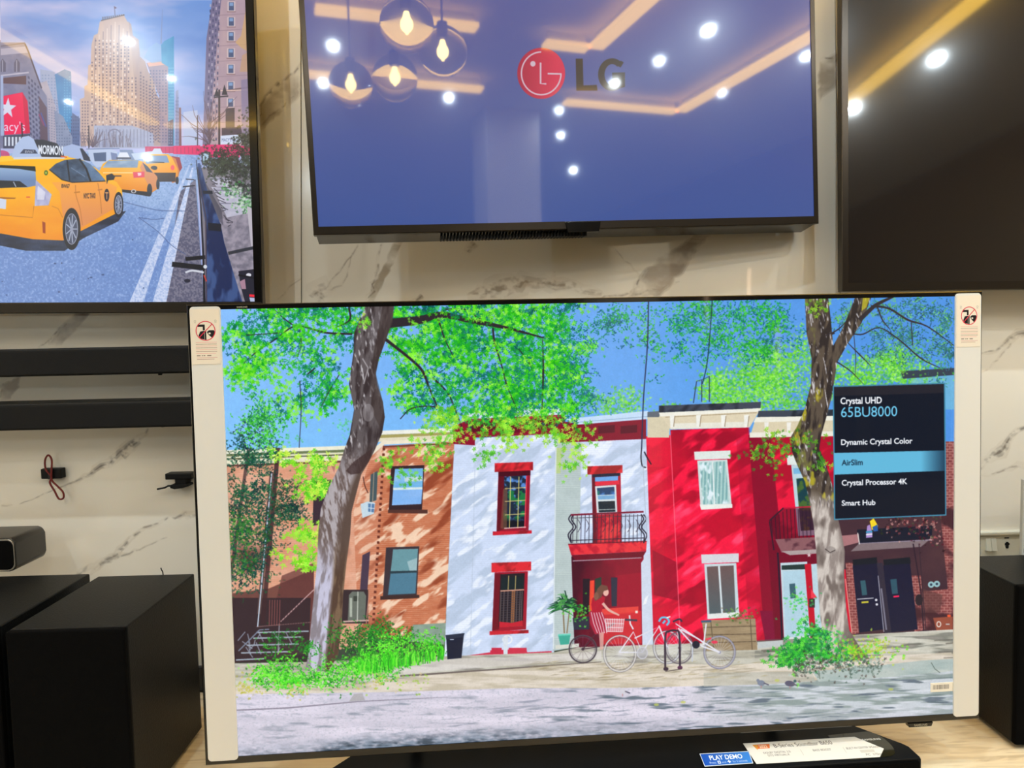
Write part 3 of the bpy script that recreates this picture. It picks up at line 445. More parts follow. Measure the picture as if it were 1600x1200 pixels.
    leaves(c, [(640, 1010, 46, 12, 1.6), (600, 1030, 40, 18, 1.5), (560, 1045, 60, 16, 2), (450, 1055, 50, 14, 2), (500, 1060, 40, 10, 1), (420, 1060, 24, 10, .7), (440, 1035, 16, 14, .4)], 2500, sl + st3, gg, 102)
    for i in range(240):
        x = rng.uniform(560, 692); y = 1030 + (692 - x) * .18 + rng.uniform(-6, 4); c.line([(x, y), (x + rng.uniform(-3, 3), y - 12), (x + rng.uniform(-8, 8), y - rng.uniform(16, 26))], [1.6, 1.4, .3], rng.choice(gg), .9)
    leaves(c, [(380, 1075, 20, 3, 1), (460, 1078, 70, 2, 1), (600, 1066, 50, 3, 1)], 200, st3, [(190, 190, 60), (214, 196, 150), (150, 200, 60)], 103)
    leaves(c, [(1250, 1020, 24, 12, 1), (1282, 1008, 24, 22, 1.2), (1290, 1025, 26, 12, .7), (1232, 1030, 10, 8, .6), (1275, 985, 12, 10, .4)], 700, st5, [(14, 110, 60), (20, 140, 60), (50, 190, 50), (100, 220, 60)], 104)
    leaves(c, [(1250, 950, 5, 20, 1), (1256, 975, 8, 14, 1), (1285, 990, 20, 10, 1.2), (1300, 1000, 14, 8, .6)], 210, st3, [(60, 200, 110), (110, 230, 70), (40, 190, 80)], 105)
    leaves(c, [(1375, 1012, 14, 6, 1), (1345, 1024, 16, 7, 1), (1330, 1018, 6, 8, .5), (1405, 1024, 14, 4, .4)], 330, st3, [(60, 220, 40), (110, 230, 40), (190, 220, 60), (170, 190, 50)], 106)
    leaves(c, [(1280, 1042, 46, 6, 1), (1340, 1042, 30, 7, .7)], 420, st3, [(60, 90, 80), (160, 180, 176), (90, 110, 100), (70, 60, 56)], 107)
    leaves(c, [(1160, 950, 8, 14, 1), (1150, 965, 8, 4, 1)], 60, st3, [(90, 160, 60), (60, 120, 50), (120, 100, 70)], 108)
    # ---------------- plant, bin, cyclist and bikes
    c.poly([(697, 994), (725, 990), (721, 1029), (699, 1031)], (20, 26, 50)); c.poly([(696, 993), (726, 990), (724, 996), (697, 1000)], (36, 44, 66)); c.line([(703, 1000), (709, 1000)], 1.3, (190, 200, 220))
    c.poly([(895, 966), (921, 964), (921, 984), (897, 985)], (44, 46, 64)); c.poly([(872, 992), (892, 991), (889, 1008), (876, 1009)], (64, 170, 150)); c.line([(872, 993), (892, 992)], 2.4, (110, 210, 190)); c.line([(882, 990), (880, 950)], 2, (130, 110, 80)); c.line([(886, 990), (890, 955)], 1.6, (130, 110, 80)); c.poly([(868, 1009), (905, 1006), (905, 1012), (868, 1015)], (214, 216, 206))
    for i in range(80):
        cx, cy = rng.choice(((882, 944), (876, 952), (892, 950), (886, 938))); a = rng.uniform(-3.6, .5); L_ = rng.uniform(12, 26); c.line([(cx, cy), (cx + math.cos(a) * L_ * .6, cy + math.sin(a) * L_ * .6), (cx + math.cos(a) * L_, cy + math.sin(a) * L_ * .8 + 4)], [2.2, 1.8, .3], rng.choice([(20, 80, 50), (40, 120, 60), (80, 160, 80), (16, 56, 44)]))
    leaves(c, [(902, 960, 8, 4, 1)], 50, st3, [(60, 200, 40), (90, 230, 60)], 109)
    def wheel(x, y, r, ry, col, wd=1.8, spokes=20, sp=(222, 222, 230)):
        for k in range(spokes): a = k * 2 * math.pi / spokes; c.line([(x, y), (x + r * math.cos(a), y + ry * math.sin(a))], .6, sp, .65)
        c.ringe(x, y, r + 1, ry + 1, 1.1, (92, 88, 100), .8); c.ringe(x, y, r, ry, wd * .7, col); c.ringe(x, y, r - 2.4, ry - 2.4, .9, (96, 92, 108), .7); c.ell(x, y, 2.4, 2.4, col)
    # rider
    wheel(911, 1015, 21, 21, (70, 62, 70), 2.6, 12, (120, 100, 110)); c.line([(911, 1015), (932, 990), (945, 1010), (911, 1015)], 1.6, (70, 50, 60)); c.line([(932, 992), (960, 975)], 2, (90, 50, 60))
    c.poly([(921, 956), (936, 952), (944, 960), (950, 985), (945, 990), (930, 992), (922, 975)], (170, 30, 60))
    for k in range(5): c.line([(924 + k * 4, 957), (928 + k * 4.6, 975), (934 + k * 3.6, 990)], 1.4, (234, 190, 200))
    c.poly([(926, 935), (936, 930), (946, 934), (944, 945), (940, 957), (926, 958), (924, 945)], (178, 16, 48)); c.poly([(936, 990), (944, 988), (943, 1015), (938, 1016)], (220, 170, 160), .85); c.line([(942, 943), (952, 954), (968, 962)], [4.5, 4, 2.6], (226, 176, 164), smooth=3); c.ell(947, 926, 4.5, 6, (232, 180, 166)); c.poly([(934, 920), (940, 914), (949, 916), (951, 922), (944, 924), (940, 934), (930, 940), (928, 934)], (112, 72, 60)); c.ell(932, 932, 4, 6, (140, 96, 80), .7)
    # parked bikes
    W_ = (226, 226, 236); B_ = (60, 60, 80)
    wheel(969, 1022, 25, 28, (214, 210, 208), 2.6, 22); wheel(1043, 1012, 21, 25, (206, 206, 212), 2.2, 20); wheel(1062, 1013, 21, 24, (120, 110, 118), 1.8, 16); wheel(1125, 1020, 24, 25, (156, 156, 176), 3, 22)
    for p in ([(968, 1020), (990, 988), (1004, 1020), (968, 1020)], [(990, 984), (985, 975), (984, 962)], [(1004, 1020), (1030, 980), (992, 998)], [(1030, 978), (1043, 1012)], [(1064, 1012), (1056, 975), (1100, 1005)], [(1060, 982), (1085, 1010), (1100, 1008), (1104, 975)], [(1064, 984), (1090, 998), (1125, 1020)], [(1096, 1010), (1125, 1020)]): c.line(p, 2.4, W_)
    c.line([(977, 969), (996, 970)], 3, B_); c.line([(1096, 972), (1112, 971)], 3.2, (70, 90, 120)); c.ell(1004, 1021, 8, 9, (170, 170, 180), .6); c.ringe(1004, 1021, 8, 9, 1.5, (200, 200, 210))
    c.poly([(945, 967), (976, 968), (973, 989), (948, 988)], (230, 225, 230), .35)
    for k in range(9): c.line([(946 + k * 3.7, 967), (949 + k * 3, 988)], .9, (240, 240, 244))
    for k in range(4): c.line([(946 + k * .8, 968 + k * 6.4), (976 - k * .8, 969 + k * 6.2)], .9, (240, 240, 244))
    for p in ([(1030, 972), (1034, 966), (1042, 966), (1046, 972), (1042, 978)], [(1036, 975), (1040, 970)]): c.line(p, 3.2, (110, 190, 226), smooth=3)
    c.line([(1052, 972), (1062, 968), (1066, 972)], 2.6, (44, 50, 70), smooth=3); c.line([(1042, 966), (1048, 964)], 2, (240, 240, 240))
    c.line([(1040, 1048), (1040, 995), (1046, 987), (1056, 986), (1062, 993), (1063, 1046)], 3, (56, 44, 60), smooth=4); c.ell(1041, 1046, 4, 3, (60, 44, 60)); c.ell(1063, 1044, 4, 3, (90, 50, 80)); c.line([(1040, 1050), (1066, 1046)], 1, (70, 60, 60)); c.line([(1103, 1000), (1112, 998)], 3, (230, 70, 90)); c.line([(1083, 1005), (1082, 1035)], 2.2, (196, 200, 210)); c.ell(1088, 1008, 6, 6, (34, 34, 50)); c.ell(1117, 1004, 5, 2.4, (230, 60, 90))
    # birds
    for x, y, col in ((973, 1081, (206, 204, 214)), (1190, 1068, (120, 130, 150)), (1235, 1069, (84, 84, 110))):
        c.ell(x, y, 8 if x > 1200 else 6, 4.5, col, rot=.15); c.line([(x + 4, y), (x + 12, y + 3)], 2, (90, 90, 110)); c.ell(x - 5 if x < 1200 else x + 8, y - 4, 2.4, 2.4, col if x < 1200 else (60, 90, 100)); c.line([(x, y + 4), (x, y + 8)], .9, (190, 110, 110))
    for x, y in ((1215, 1064), (1026, 1102), (1068, 1098), (1393, 1078)): c.ell(x, y, 4, 2, (190, 200, 90), .7)
    # grain of the filmed picture
    g1 = c.noise(1.6, 1.6, 120, 2); g2 = c.noise(7, 7, 121, 2); c.a *= (.965 + .06 * g1 + .04 * g2)[..., None]
    # ---------------- on-screen list
    B = [(1304, 605), (1476, 600), (1478, 804), (1306, 811)]
    c.poly([(1302, 603), (1478, 598), (1480, 806), (1304, 813)], (70, 140, 170)); c.poly(B, (12, 20, 36)); c.poly([(1304, 605), (1476, 600), (1476, 614), (1304, 619)], (50, 44, 50), .6)  # brownish top band is a room reflection painted into the list
    hl = c.mix((100, 186, 222), (28, 60, 86), ((c.X - 1440) / 40) + 0 * c.Y); c.poly([(1304, 708), (1477, 704), (1477, 736), (1305, 742)], hl)
    c.text('Crystal UHD', 1314, 631.5, 1379, 621, (246, 248, 252), .03, skew=.02); c.text('65BU8000', 1315, 652, 1403, 636, (116, 204, 240), .005, skew=.02)
    c.text('Dynamic Crystal Color', 1315, 695.5, 1427, 686.5, (246, 248, 252), .03, skew=.022); c.text('AirSlim', 1316, 727.5, 1349, 718.5, (18, 44, 66), .015, skew=.022)
    c.text('Crystal Processor 4K', 1316, 759, 1419, 750, (246, 248, 252), .03, skew=.024); c.text('Smart Hub', 1316, 790.5, 1369, 782, (246, 248, 252), .03, skew=.024)
    return c

# ------------------------------------------------------------------ picture on the left screen: taxis in a city avenue
def paint_avenue():
    c = Can(0, 0, 402, 478, 2.2)
    rng = random.Random(9)
    cl = c.noise(120, 40, 201, 4)
    c.a[:] = c.mix((104, 146, 214), (176, 184, 228), c.Y / 240 + 0 * c.X); c.a[:] = c.mix(c.a, (190, 190, 228), (cl - .48) * 3); c.a[:] = c.mix(c.a, (92, 134, 206), (.44 - cl) * 3)
    def tower(pts, c0, c1, xa, xb, ya, yb, nx, ny, wcol, ww=.45, wh=.45, slope=0., fill=None, a=.8):
        c.poly(pts, c.mix(c0, c1, c.noise(14, 22, int(xa * 7) % 97 + 210)))
        for i in range(nx):
            for j in range(ny):
                x = xa + (xb - xa) * (i + .5) / nx; y = ya + (yb - ya) * (j + .5) / ny + slope * (x - xa)
                hw, hh = (xb - xa) / nx * ww / 2, (yb - ya) / ny * wh / 2
                if rng.random() < .92: c.poly([(x - hw, y - hh - slope * hw), (x + hw, y - hh + slope * hw), (x + hw, y + hh + slope * hw), (x - hw, y + hh - slope * hw)], wcol if rng.random() < .75 else (fill or wcol), a)
    # far left mid towers
    tower([(62, 108), (84, 112), (96, 130), (96, 232), (62, 232)], (160, 172, 205), (138, 154, 194), 63, 92, 115, 225, 6, 22, (120, 140, 184))
    tower([(85, 116), (100, 108), (110, 112), (112, 200), (108, 228), (97, 228)], (64, 140, 196), (40, 116, 180), 98, 110, 118, 220, 3, 24, (90, 170, 214))
    tower([(112, 176), (124, 185), (124, 230), (108, 230)], (96, 116, 164), (70, 90, 140), 109, 123, 180, 228, 4, 9, (56, 72, 116))
    tower([(60, 130), (72, 126), (86, 166), (92, 226), (60, 226)], (186, 176, 190), (150, 146, 172), 62, 90, 150, 224, 7, 18, (112, 116, 150), slope=.2)
    tower([(84, 172), (98, 182), (112, 214), (112, 230), (88, 230)], (150, 160, 190), (110, 124, 160), 86, 110, 190, 228, 6, 8, (90, 104, 140))
    # tall stepped hotel tower
    c.poly([(125, 228), (124, 155), (131, 152), (131, 135), (136, 132), (137, 102), (141, 100), (142, 70), (146, 55), (152, 52), (155, 34), (160, 31), (192, 22), (198, 33), (204, 38), (207, 55), (216, 62), (218, 88), (226, 96), (231, 112), (240, 126), (243, 145), (250, 158), (253, 228)], c.mix((206, 178, 166), (178, 152, 150), c.noise(10, 40, 221)))
    c.poly([(200, 33), (204, 38), (207, 55), (216, 62), (218, 88), (226, 96), (231, 112), (240, 126), (243, 145), (250, 158), (253, 228), (226, 228), (216, 200)], c.mix((184, 156, 150), (156, 134, 142), c.noise(10, 40, 222)))
    for i, x in enumerate(np.linspace(146, 196, 9)): c.line([(x + 2, 34 + abs(i - 5) * 5), (x, 190)], 1.7, (222, 200, 190) if i % 2 else (140, 118, 130), .7)
    for i in range(13):
        for j in range(28):
            x = 142 + i * 5.7; y = 62 + j * 4.9
            if (i < 1 and y < 95) or (i > 10 and y < 120) or rng.random() < .06: continue
            c.rect(x, y, x + 2.1, y + 2.6, (96, 84, 112) if rng.random() < .75 else (226, 214, 214), .85)
    for i in range(7):
        for j in range(22):
            x = 218 + i * 4.6; y = 112 + i * 7 + j * 5
            if y < 222: c.rect(x, y, x + 2.1, y + 2.8, (92, 80, 110), .8)
    for j in range(14):
        for i in range(3): c.rect(127 + i * 4.2, 158 + j * 4.8, 129 + i * 4.2, 160.6 + j * 4.8, (104, 92, 118), .8)
    for k in range(11): c.line([(160 + k * 3.2, 31 - k * .8), (160 + k * 3.2, 26 - k * .4)], 1.5, (80, 66, 80)); 
    c.line([(157, 32), (194, 23)], 1.6, (90, 78, 92)); c.line([(179, 24), (178, 10)], .9, (90, 84, 110)); c.poly([(177, 9), (182, 12), (178, 14)], (110, 90, 120))
    c.poly([(146, 196), (205, 196), (238, 208), (240, 232), (146, 232)], c.mix((176, 184, 210), (144, 150, 186), c.noise(8, 8, 223))); c.ringe(178, 212, 10, 10, 2, (120, 120, 150), a0=180, a1=360)
    for k in range(16): c.line([(149 + k * 5.4, 202), (149 + k * 5.4, 230)], 1.3, (110, 116, 150), .7)
    # towers right of it
    tower([(228, 98), (250, 95), (262, 104), (262, 228), (250, 228), (248, 150), (236, 120)], (168, 146, 160), (130, 118, 150), 232, 261, 108, 224, 6, 24, (84, 86, 130)); c.poly([(229, 98), (252, 95), (258, 101), (232, 104)], (216, 164, 150))
    c.poly([(224, 90), (232, 74), (244, 66), (252, 72), (254, 96), (236, 98)], (130, 168, 214), .8)
    tower([(251, 70), (256, 64), (271, 56), (272, 228), (262, 228), (262, 104), (252, 98)], (70, 160, 204), (40, 128, 184), 262, 271, 104, 228, 3, 26, (120, 196, 220)); c.line([(253, 14), (251, 68)], [.5, 2.4], (120, 140, 190)); 
    tower([(262, 190), (270, 186), (270, 228), (262, 228)], (80, 90, 130), (60, 66, 100), 262, 269, 190, 226, 2, 8, (140, 150, 190))
    tower([(274, 142), (278, 140), (279, 228), (273, 228)], (140, 150, 190), (110, 120, 170), 273, 279, 150, 226, 2, 14, (80, 90, 140)); c.poly([(279, 168), (282, 168), (283, 228), (279, 228)], (120, 80, 96)); c.poly([(286, 175), (308, 172), (308, 230), (286, 230)], (178, 192, 226), .9)
    # building with the red banner
    c.poly([(0, 66), (38, 66), (44, 82), (64, 138), (72, 150), (78, 232), (0, 232)], c.mix((134, 136, 166), (108, 112, 150), c.noise(10, 10, 225)))
    c.poly([(0, 76), (42, 72), (45, 82), (0, 86)], (166, 164, 190)); c.line([(0, 72), (38, 67)], 2, (90, 94, 126)); c.line([(38, 68), (44, 82), (64, 138)], 2.2, (64, 62, 92))
    for x in (3, 25): c.poly([(x - 4, 112), (x - 4, 98), (x, 91), (x + 5, 98), (x + 5, 112)], (86, 88, 120)); c.line([(x, 94), (x, 112)], 1, (180, 180, 204))
    c.line([(0, 118), (44, 113)], 2.4, (180, 178, 200)); c.poly([(0, 122), (40, 118), (40, 132), (0, 130)], (90, 66, 84))
    for j in range(12):
        for i in range(4): x = 46 + i * 5 - (12 - j) * .3; y = 118 + j * 8 + i * 5; c.poly([(x, y), (x + 3, y + 2), (x + 3, y + 6), (x, y + 4)], (66, 70, 106), .8)
    c.poly([(60, 150), (72, 168), (74, 226), (62, 222)], (92, 74, 96)); c.line([(60, 178), (68, 196)], 2.5, (130, 70, 110)); c.line([(63, 176), (71, 198)], 1.6, (70, 80, 160))
    c.poly([(4, 150), (34, 144), (42, 158), (46, 208), (6, 211)], (236, 22, 88)); c.poly([(34, 144), (42, 158), (46, 208), (39, 209)], (206, 14, 74))
    st = [(11 + (14 if i % 2 == 0 else 5.8) * math.sin(math.radians(i * 36 + 4)), 169 - (17 if i % 2 == 0 else 6.8) * math.cos(math.radians(i * 36 + 4))) for i in range(10)]; c.poly(st, (214, 214, 236))
    c.text("acy's", 5.5, 204.5, 38, 190, (236, 214, 236), .0); c.poly([(4, 212), (46, 209), (46, 232), (4, 232)], (70, 74, 100))
    for k in range(7): c.rect(6 + k * 5.6, 214, 9 + k * 5.6, 228, (214, 222, 240))
    c.poly([(0, 118), (4, 118), (5, 212), (0, 212)], (160, 176, 214))
    # right hand block
    c.poly([(333, 0), (402, 0), (402, 232), (316, 232), (319, 150), (322, 60)], c.mix((188, 160, 166), (158, 136, 156), c.noise(16, 30, 226)))
    c.poly([(331, 0), (345, 0), (332, 140), (328, 226), (316, 226), (319, 150), (322, 60)], (112, 104, 140))
    for j in range(26):
        for i in range(4): x = 322 + i * 4.6 + (26 - j) * .2; y = 6 + j * 8.6 - i * 2; c.rect(x, y, x + 2.2, y + 4.6, (70, 70, 108) if (i + j) % 3 else (180, 170, 190), .85)
    for j, y in enumerate((3, 27, 50, 76, 101, 128, 154)):
        x = 357 - j * .2; c.rect(x - 2, y - 1, x + 10, y + 15, (206, 186, 190)); c.rect(x, y, x + 8, y + 13, (70, 84, 122)); c.rect(x + 1, y + 1, x + 7, y + 6, (136, 170, 216), .8); c.line([(x - 3, y + 15), (x + 11, y + 15)], 1.6, (140, 110, 116))
    for y in range(18, 220, 24): c.line([(336, y + 6), (402, y + 2)], .8, (130, 108, 124), .7)
    c.poly([(386, 0), (402, 0), (402, 90), (376, 74), (367, 66), (376, 56)], (206, 164, 110), .75); c.poly([(378, 86), (386, 82), (402, 84), (402, 112), (374, 112)], (190, 150, 120), .8); c.line([(350, 142), (402, 134)], 2.4, (120, 96, 104)); c.line([(334, 142), (402, 140)], 1.4, (220, 190, 180))
    c.poly([(352, 170), (366, 168), (366, 206), (352, 206)], (60, 56, 76)); c.poly([(346, 200), (376, 198), (378, 210), (346, 212)], (70, 60, 80)); c.poly([(344, 212), (376, 210), (376, 224), (344, 226)], (206, 216, 240)); c.text("MACY'S ALLEY", 346, 221, 374, 216, (70, 90, 140)); c.poly([(376, 125), (402, 120), (402, 232), (378, 232)], (130, 120, 156), .8)
    # street furniture and bare trees
    for i in range(22):
        x0, y0 = 326, 232; a = rng.uniform(-2.5, -.8); L = rng.uniform(20, 70); p = [(x0, y0 - rng.uniform(0, 40))]
        for k in range(4): a += rng.uniform(-.35, .35); p.append((p[-1][0] + math.cos(a) * L / 4, p[-1][1] + math.sin(a) * L / 4))
        c.line(p, [1.8, 1.4, 1.1, .8, .4], (84, 66, 86), .85)
    for i in range(16):
        a = rng.uniform(-2.6, -.7); p = [(144, 230)]; L = rng.uniform(16, 34)
        for k in range(3): a += rng.uniform(-.4, .4); p.append((p[-1][0] + math.cos(a) * L / 3, p[-1][1] + math.sin(a) * L / 3))
        c.line(p, [1.6, 1.1, .8, .4], (90, 76, 96), .8)
    for i in range(60): x = rng.uniform(124, 205); c.line([(x, 230), (x + rng.uniform(-5, 5), rng.uniform(204, 222))], .8, (100, 90, 110), .7)
    c.line([(342, 250), (342, 140)], 3, (52, 44, 60)); c.poly([(334, 150), (338, 138), (342, 150)], (44, 40, 56)); c.poly([(346, 148), (350, 132), (355, 148)], (44, 40, 56)); c.line([(334, 152), (356, 150)], 2, (44, 40, 56)); c.line([(308, 236), (308, 180)], 1.6, (60, 50, 70)); c.line([(138, 232), (138, 196)], 1.4, (50, 44, 60)); c.line([(34, 214), (33, 192)], 2, (44, 40, 54))
    c.poly([(226, 229), (402, 228), (402, 244), (226, 238)], (206, 22, 92), .92); c.poly([(270, 228), (312, 227), (312, 246), (270, 242)], (222, 24, 104)); c.poly([(316, 226), (374, 226), (374, 246), (316, 246)], (222, 26, 110))
    for k in range(26): c.line([(228 + k * 6, 230), (228 + k * 6, 240)], .8, (150, 20, 80), .7)
    c.poly([(314, 238), (327, 237), (328, 256), (315, 258)], (60, 66, 88)); c.poly([(316, 240), (325, 239), (326, 254), (317, 255)], (170, 200, 226)); 
    # road
    rn = c.noise(2.2, 2.2, 230, 2); rw = c.noise(70, 30, 231)
    road = c.mix((150, 178, 222), (112, 144, 204), (c.Y - 250) / 120 + (rw - .5) * 1.6); road = c.mix(road, (176, 198, 240), (rn - .56) * 2); road = c.mix(road, (96, 124, 184), (.42 - rn) * 2)
    c.poly([(0, 478), (0, 240), (110, 236), (312, 242), (308, 300), (318, 478)], road)
    c.poly([(280, 300), (305, 280), (318, 478), (250, 478), (264, 410)], c.mix((124, 122, 142), (90, 90, 116), (rn - .4) * 5))
    for q0, q1, q2, q3 in (((294, 258), (296, 258), (220, 478), (199, 478)), ((299, 262), (302, 262), (258, 478), (236, 478))): c.poly([q0, q1, q2, q3], c.mix((206, 216, 244), (170, 190, 230), (rn - .4) * 4))
    c.poly([(200, 478), (222, 478), (268, 330), (282, 295), (274, 300)], c.mix((200, 212, 242), (160, 182, 226), (rn - .45) * 4), .75)
    for p in ([(190, 315), (225, 324), (250, 329), (290, 330)], [(216, 340), (246, 362), (268, 384), (290, 398)], [(216, 340), (240, 343), (256, 341)]): c.line(p, 1.1, (70, 90, 140), .8, smooth=4)
    for i in range(14): x, y = rng.uniform(0, 260), rng.uniform(370, 470); c.ell(x, y, rng.uniform(1, 2.6), rng.uniform(.8, 1.4), (56, 74, 120), .8)
    # vans behind
    c.poly([(90, 232), (112, 225), (126, 229), (140, 252), (140, 262), (92, 262)], (164, 182, 222)); c.poly([(124, 232), (128, 232), (142, 250), (140, 252), (130, 250)], (36, 44, 70))
    c.poly([(136, 234), (170, 232), (182, 236), (186, 256), (150, 262), (140, 250)], (184, 198, 228)); c.poly([(145, 239), (165, 238), (165, 252), (147, 252)], (70, 90, 130)); c.poly([(172, 238), (182, 240), (184, 252), (174, 252)], (110, 126, 170)); c.line([(134, 233), (186, 232)], 1.6, (120, 136, 180)); c.poly([(186, 234), (206, 234), (212, 250), (190, 250)], (120, 140, 180)); c.poly([(204, 240), (238, 236), (240, 246), (210, 250)], (190, 206, 230)); c.ell(2, 242, 12, 7, (200, 60, 110), .8)
    # ---- taxis (far to near)
    YB, YD, YL = (255, 176, 16), (228, 130, 20), (255, 202, 60)
    c.poly([(268, 244), (280, 246), (284, 262), (278, 272), (270, 270)], (150, 40, 60)); c.poly([(266, 244), (274, 248), (280, 268), (276, 284), (268, 286)], (206, 122, 60))
    c.poly([(223, 246), (228, 241), (262, 241), (268, 246), (277, 264), (277, 280), (236, 284), (228, 270)], c.mix(YB, YD, (c.Y - 250) / 40 + 0 * c.X)); c.poly([(225, 250), (228, 243), (260, 243), (264, 254), (228, 256)], (120, 150, 190)); c.line([(232, 253), (256, 254)], 1.5, (30, 34, 50)); c.poly([(236, 270), (274, 270), (273, 284), (240, 284)], (50, 34, 40)); c.ell(269, 262, 3, 4, (244, 80, 90)); c.poly([(240, 232), (250, 232), (254, 241), (234, 241)], (206, 216, 236))
    c.ell(276, 282, 2.5, 6, (30, 30, 44)); c.ell(240, 262, 5, 3, (30, 34, 50))
    c.poly([(154, 268), (160, 256), (170, 250), (212, 250), (224, 253), (236, 266), (245, 276), (247, 294), (232, 304), (190, 299), (170, 296)], c.mix(YB, YD, (c.Y - 262) / 44 + 0 * c.X)); c.poly([(222, 252), (236, 266), (245, 276), (246, 292), (236, 300), (226, 280), (218, 262)], (214, 138, 86))
    c.poly([(159, 262), (168, 251), (216, 250), (214, 262)], c.mix((106, 134, 172), (170, 190, 210), c.noise(14, 6, 233))); c.poly([(222, 254), (230, 260), (238, 270), (228, 268)], (56, 66, 92)); c.line([(160, 270), (214, 270)], 1.6, (250, 220, 160)); c.line([(176, 275), (189, 275)], 2, (90, 60, 40)); c.poly([(207, 269), (225, 268), (225, 277), (208, 278)], (226, 60, 90)); c.poly([(214, 270), (220, 270), (220, 274), (215, 275)], (250, 200, 210))
    c.poly([(188, 296), (232, 300), (232, 307), (190, 300)], (30, 26, 36)); c.ell(208, 299, 4, 3, (200, 200, 210)); c.ell(208, 299, 2.4, 1.8, (50, 40, 40)); c.ell(233, 297, 4, 10, (34, 34, 48)); c.ell(246, 288, 2.6, 8, (34, 34, 48)); c.ell(241, 263, 4, 2.6, (30, 30, 44)); c.poly([(183, 246), (186, 238), (198, 238), (202, 246)], (220, 226, 240)); c.line([(181, 247), (204, 247)], 2, (50, 50, 70))
    # nearest taxi
    shd = c.mix((20, 24, 44), road, ((c.noise(30, 8, 234) - .3) * .5)); c.poly([(0, 364), (100, 376), (124, 360), (180, 332), (196, 330), (184, 346), (130, 372), (100, 392), (40, 392), (0, 384)], shd, .92)
    body = c.mix((255, 186, 20), (240, 142, 16), (c.Y - 262) / 110 + (c.noise(40, 16, 235) - .5) * .5)
    c.poly([(0, 249), (36, 245), (78, 244), (104, 245), (128, 250), (148, 262), (164, 275), (182, 285), (190, 297), (191, 318), (180, 334), (128, 360), (97, 376), (50, 374), (0, 365)], body)
    sidec = c.mix((246, 160, 70), (222, 140, 92), (c.Y - 290) / 50 + 0 * c.X); c.poly([(80, 285), (110, 284), (165, 284), (182, 292), (178, 326), (126, 356), (118, 335), (104, 328), (98, 340), (92, 300)], sidec, .85)
    c.poly([(0, 244), (36, 243), (78, 242), (106, 244), (104, 248), (40, 249), (0, 253)], YL)
    rwn = c.mix((150, 178, 214), (104, 132, 176), (c.Y - 262) / 20 + 0 * c.X); c.poly([(0, 260), (54, 261), (56, 290), (40, 293), (0, 293)], rwn); c.poly([(0, 258), (54, 260), (55, 268), (30, 264), (0, 262)], (26, 34, 34)); c.poly([(0, 282), (30, 283), (42, 292), (0, 294)], (28, 34, 48)); c.line([(20, 284), (24, 292)], 1.5, (170, 180, 200))
    c.poly([(55, 281), (80, 304), (75, 321), (53, 322)], c.mix((206, 206, 234), (150, 150, 190), c.noise(5, 9, 236))); c.poly([(58, 290), (70, 300), (68, 312), (57, 312)], (236, 236, 246), .6); c.poly([(0, 308), (24, 309), (22, 311), (0, 311)], (170, 100, 20)); c.poly([(0, 310), (9, 312), (8, 327), (0, 326)], (206, 214, 236)); c.line([(40, 308), (46, 308)], 1.6, (220, 60, 60))
    c.line([(52, 322), (50, 340), (0, 336)], 1, (190, 110, 20)); c.poly([(65, 346), (70, 348), (70, 365), (66, 364)], (160, 60, 20)); c.line([(80, 322), (90, 326), (97, 340)], 1, (200, 120, 30))
    c.poly([(76, 265), (86, 256), (100, 250), (122, 248), (132, 262), (140, 283), (110, 285), (96, 281)], c.mix((84, 108, 140), (40, 54, 76), c.noise(9, 7, 237))); c.poly([(124, 249), (140, 256), (154, 270), (164, 282), (143, 284), (136, 268)], c.mix((110, 140, 176), (70, 96, 130), c.noise(9, 7, 238))); c.line([(104, 250), (108, 283)], 2.4, (30, 34, 46)); c.line([(123, 248), (134, 264), (141, 284)], 3, (24, 26, 36)); c.line([(76, 265), (96, 281), (112, 285), (164, 283)], 1.4, (30, 28, 34)); c.line([(110, 262), (132, 276)], 1.2, (140, 160, 190), .6)
    c.poly([(165, 274), (174, 271), (179, 276), (177, 281), (168, 282), (166, 288)], (26, 26, 40)); c.ell(71, 270, 3, 4, (60, 100, 40)); c.ell(71, 270, 1.4, 2, (180, 200, 60))
    for p in ([(117, 289), (118, 306), (124, 326), (128, 352)], [(152, 286), (156, 310), (158, 334)]): c.line(p, 1, (190, 112, 50), smooth=3)
    c.text('8W67', 95, 293.5, 108, 287.5, (44, 34, 40), .02, skew=-.02); c.text('NYC TAXI', 130, 310, 148, 302, (50, 36, 40), .03, skew=.03); c.ell(166, 305, 4, 10, (40, 34, 50)); c.text('T', 163.5, 311, 168.5, 300, (226, 160, 100), .02)
    c.line([(115, 301), (124, 300)], 2, (196, 120, 40)); c.line([(152, 297), (159, 296)], 2, (196, 120, 60))
    for x, y, rx, ry in ((111, 358, 14, 33), (184.5, 320, 7.5, 20)):
        c.ell(x, y, rx, ry, (26, 26, 40)); c.ell(x + rx * .06, y, rx * .66, ry * .7, (74, 80, 104)); 
        for k in range(9): a = k * .698; c.line([(x, y), (x + math.cos(a) * rx * .62, y + math.sin(a) * ry * .66)], 1.5 if rx > 9 else .9, (190, 198, 220), .9)
        c.ell(x, y, rx * .18, ry * .16, (150, 156, 180)); c.ringe(x, y, rx * .68, ry * .72, 1.2, (160, 166, 190))
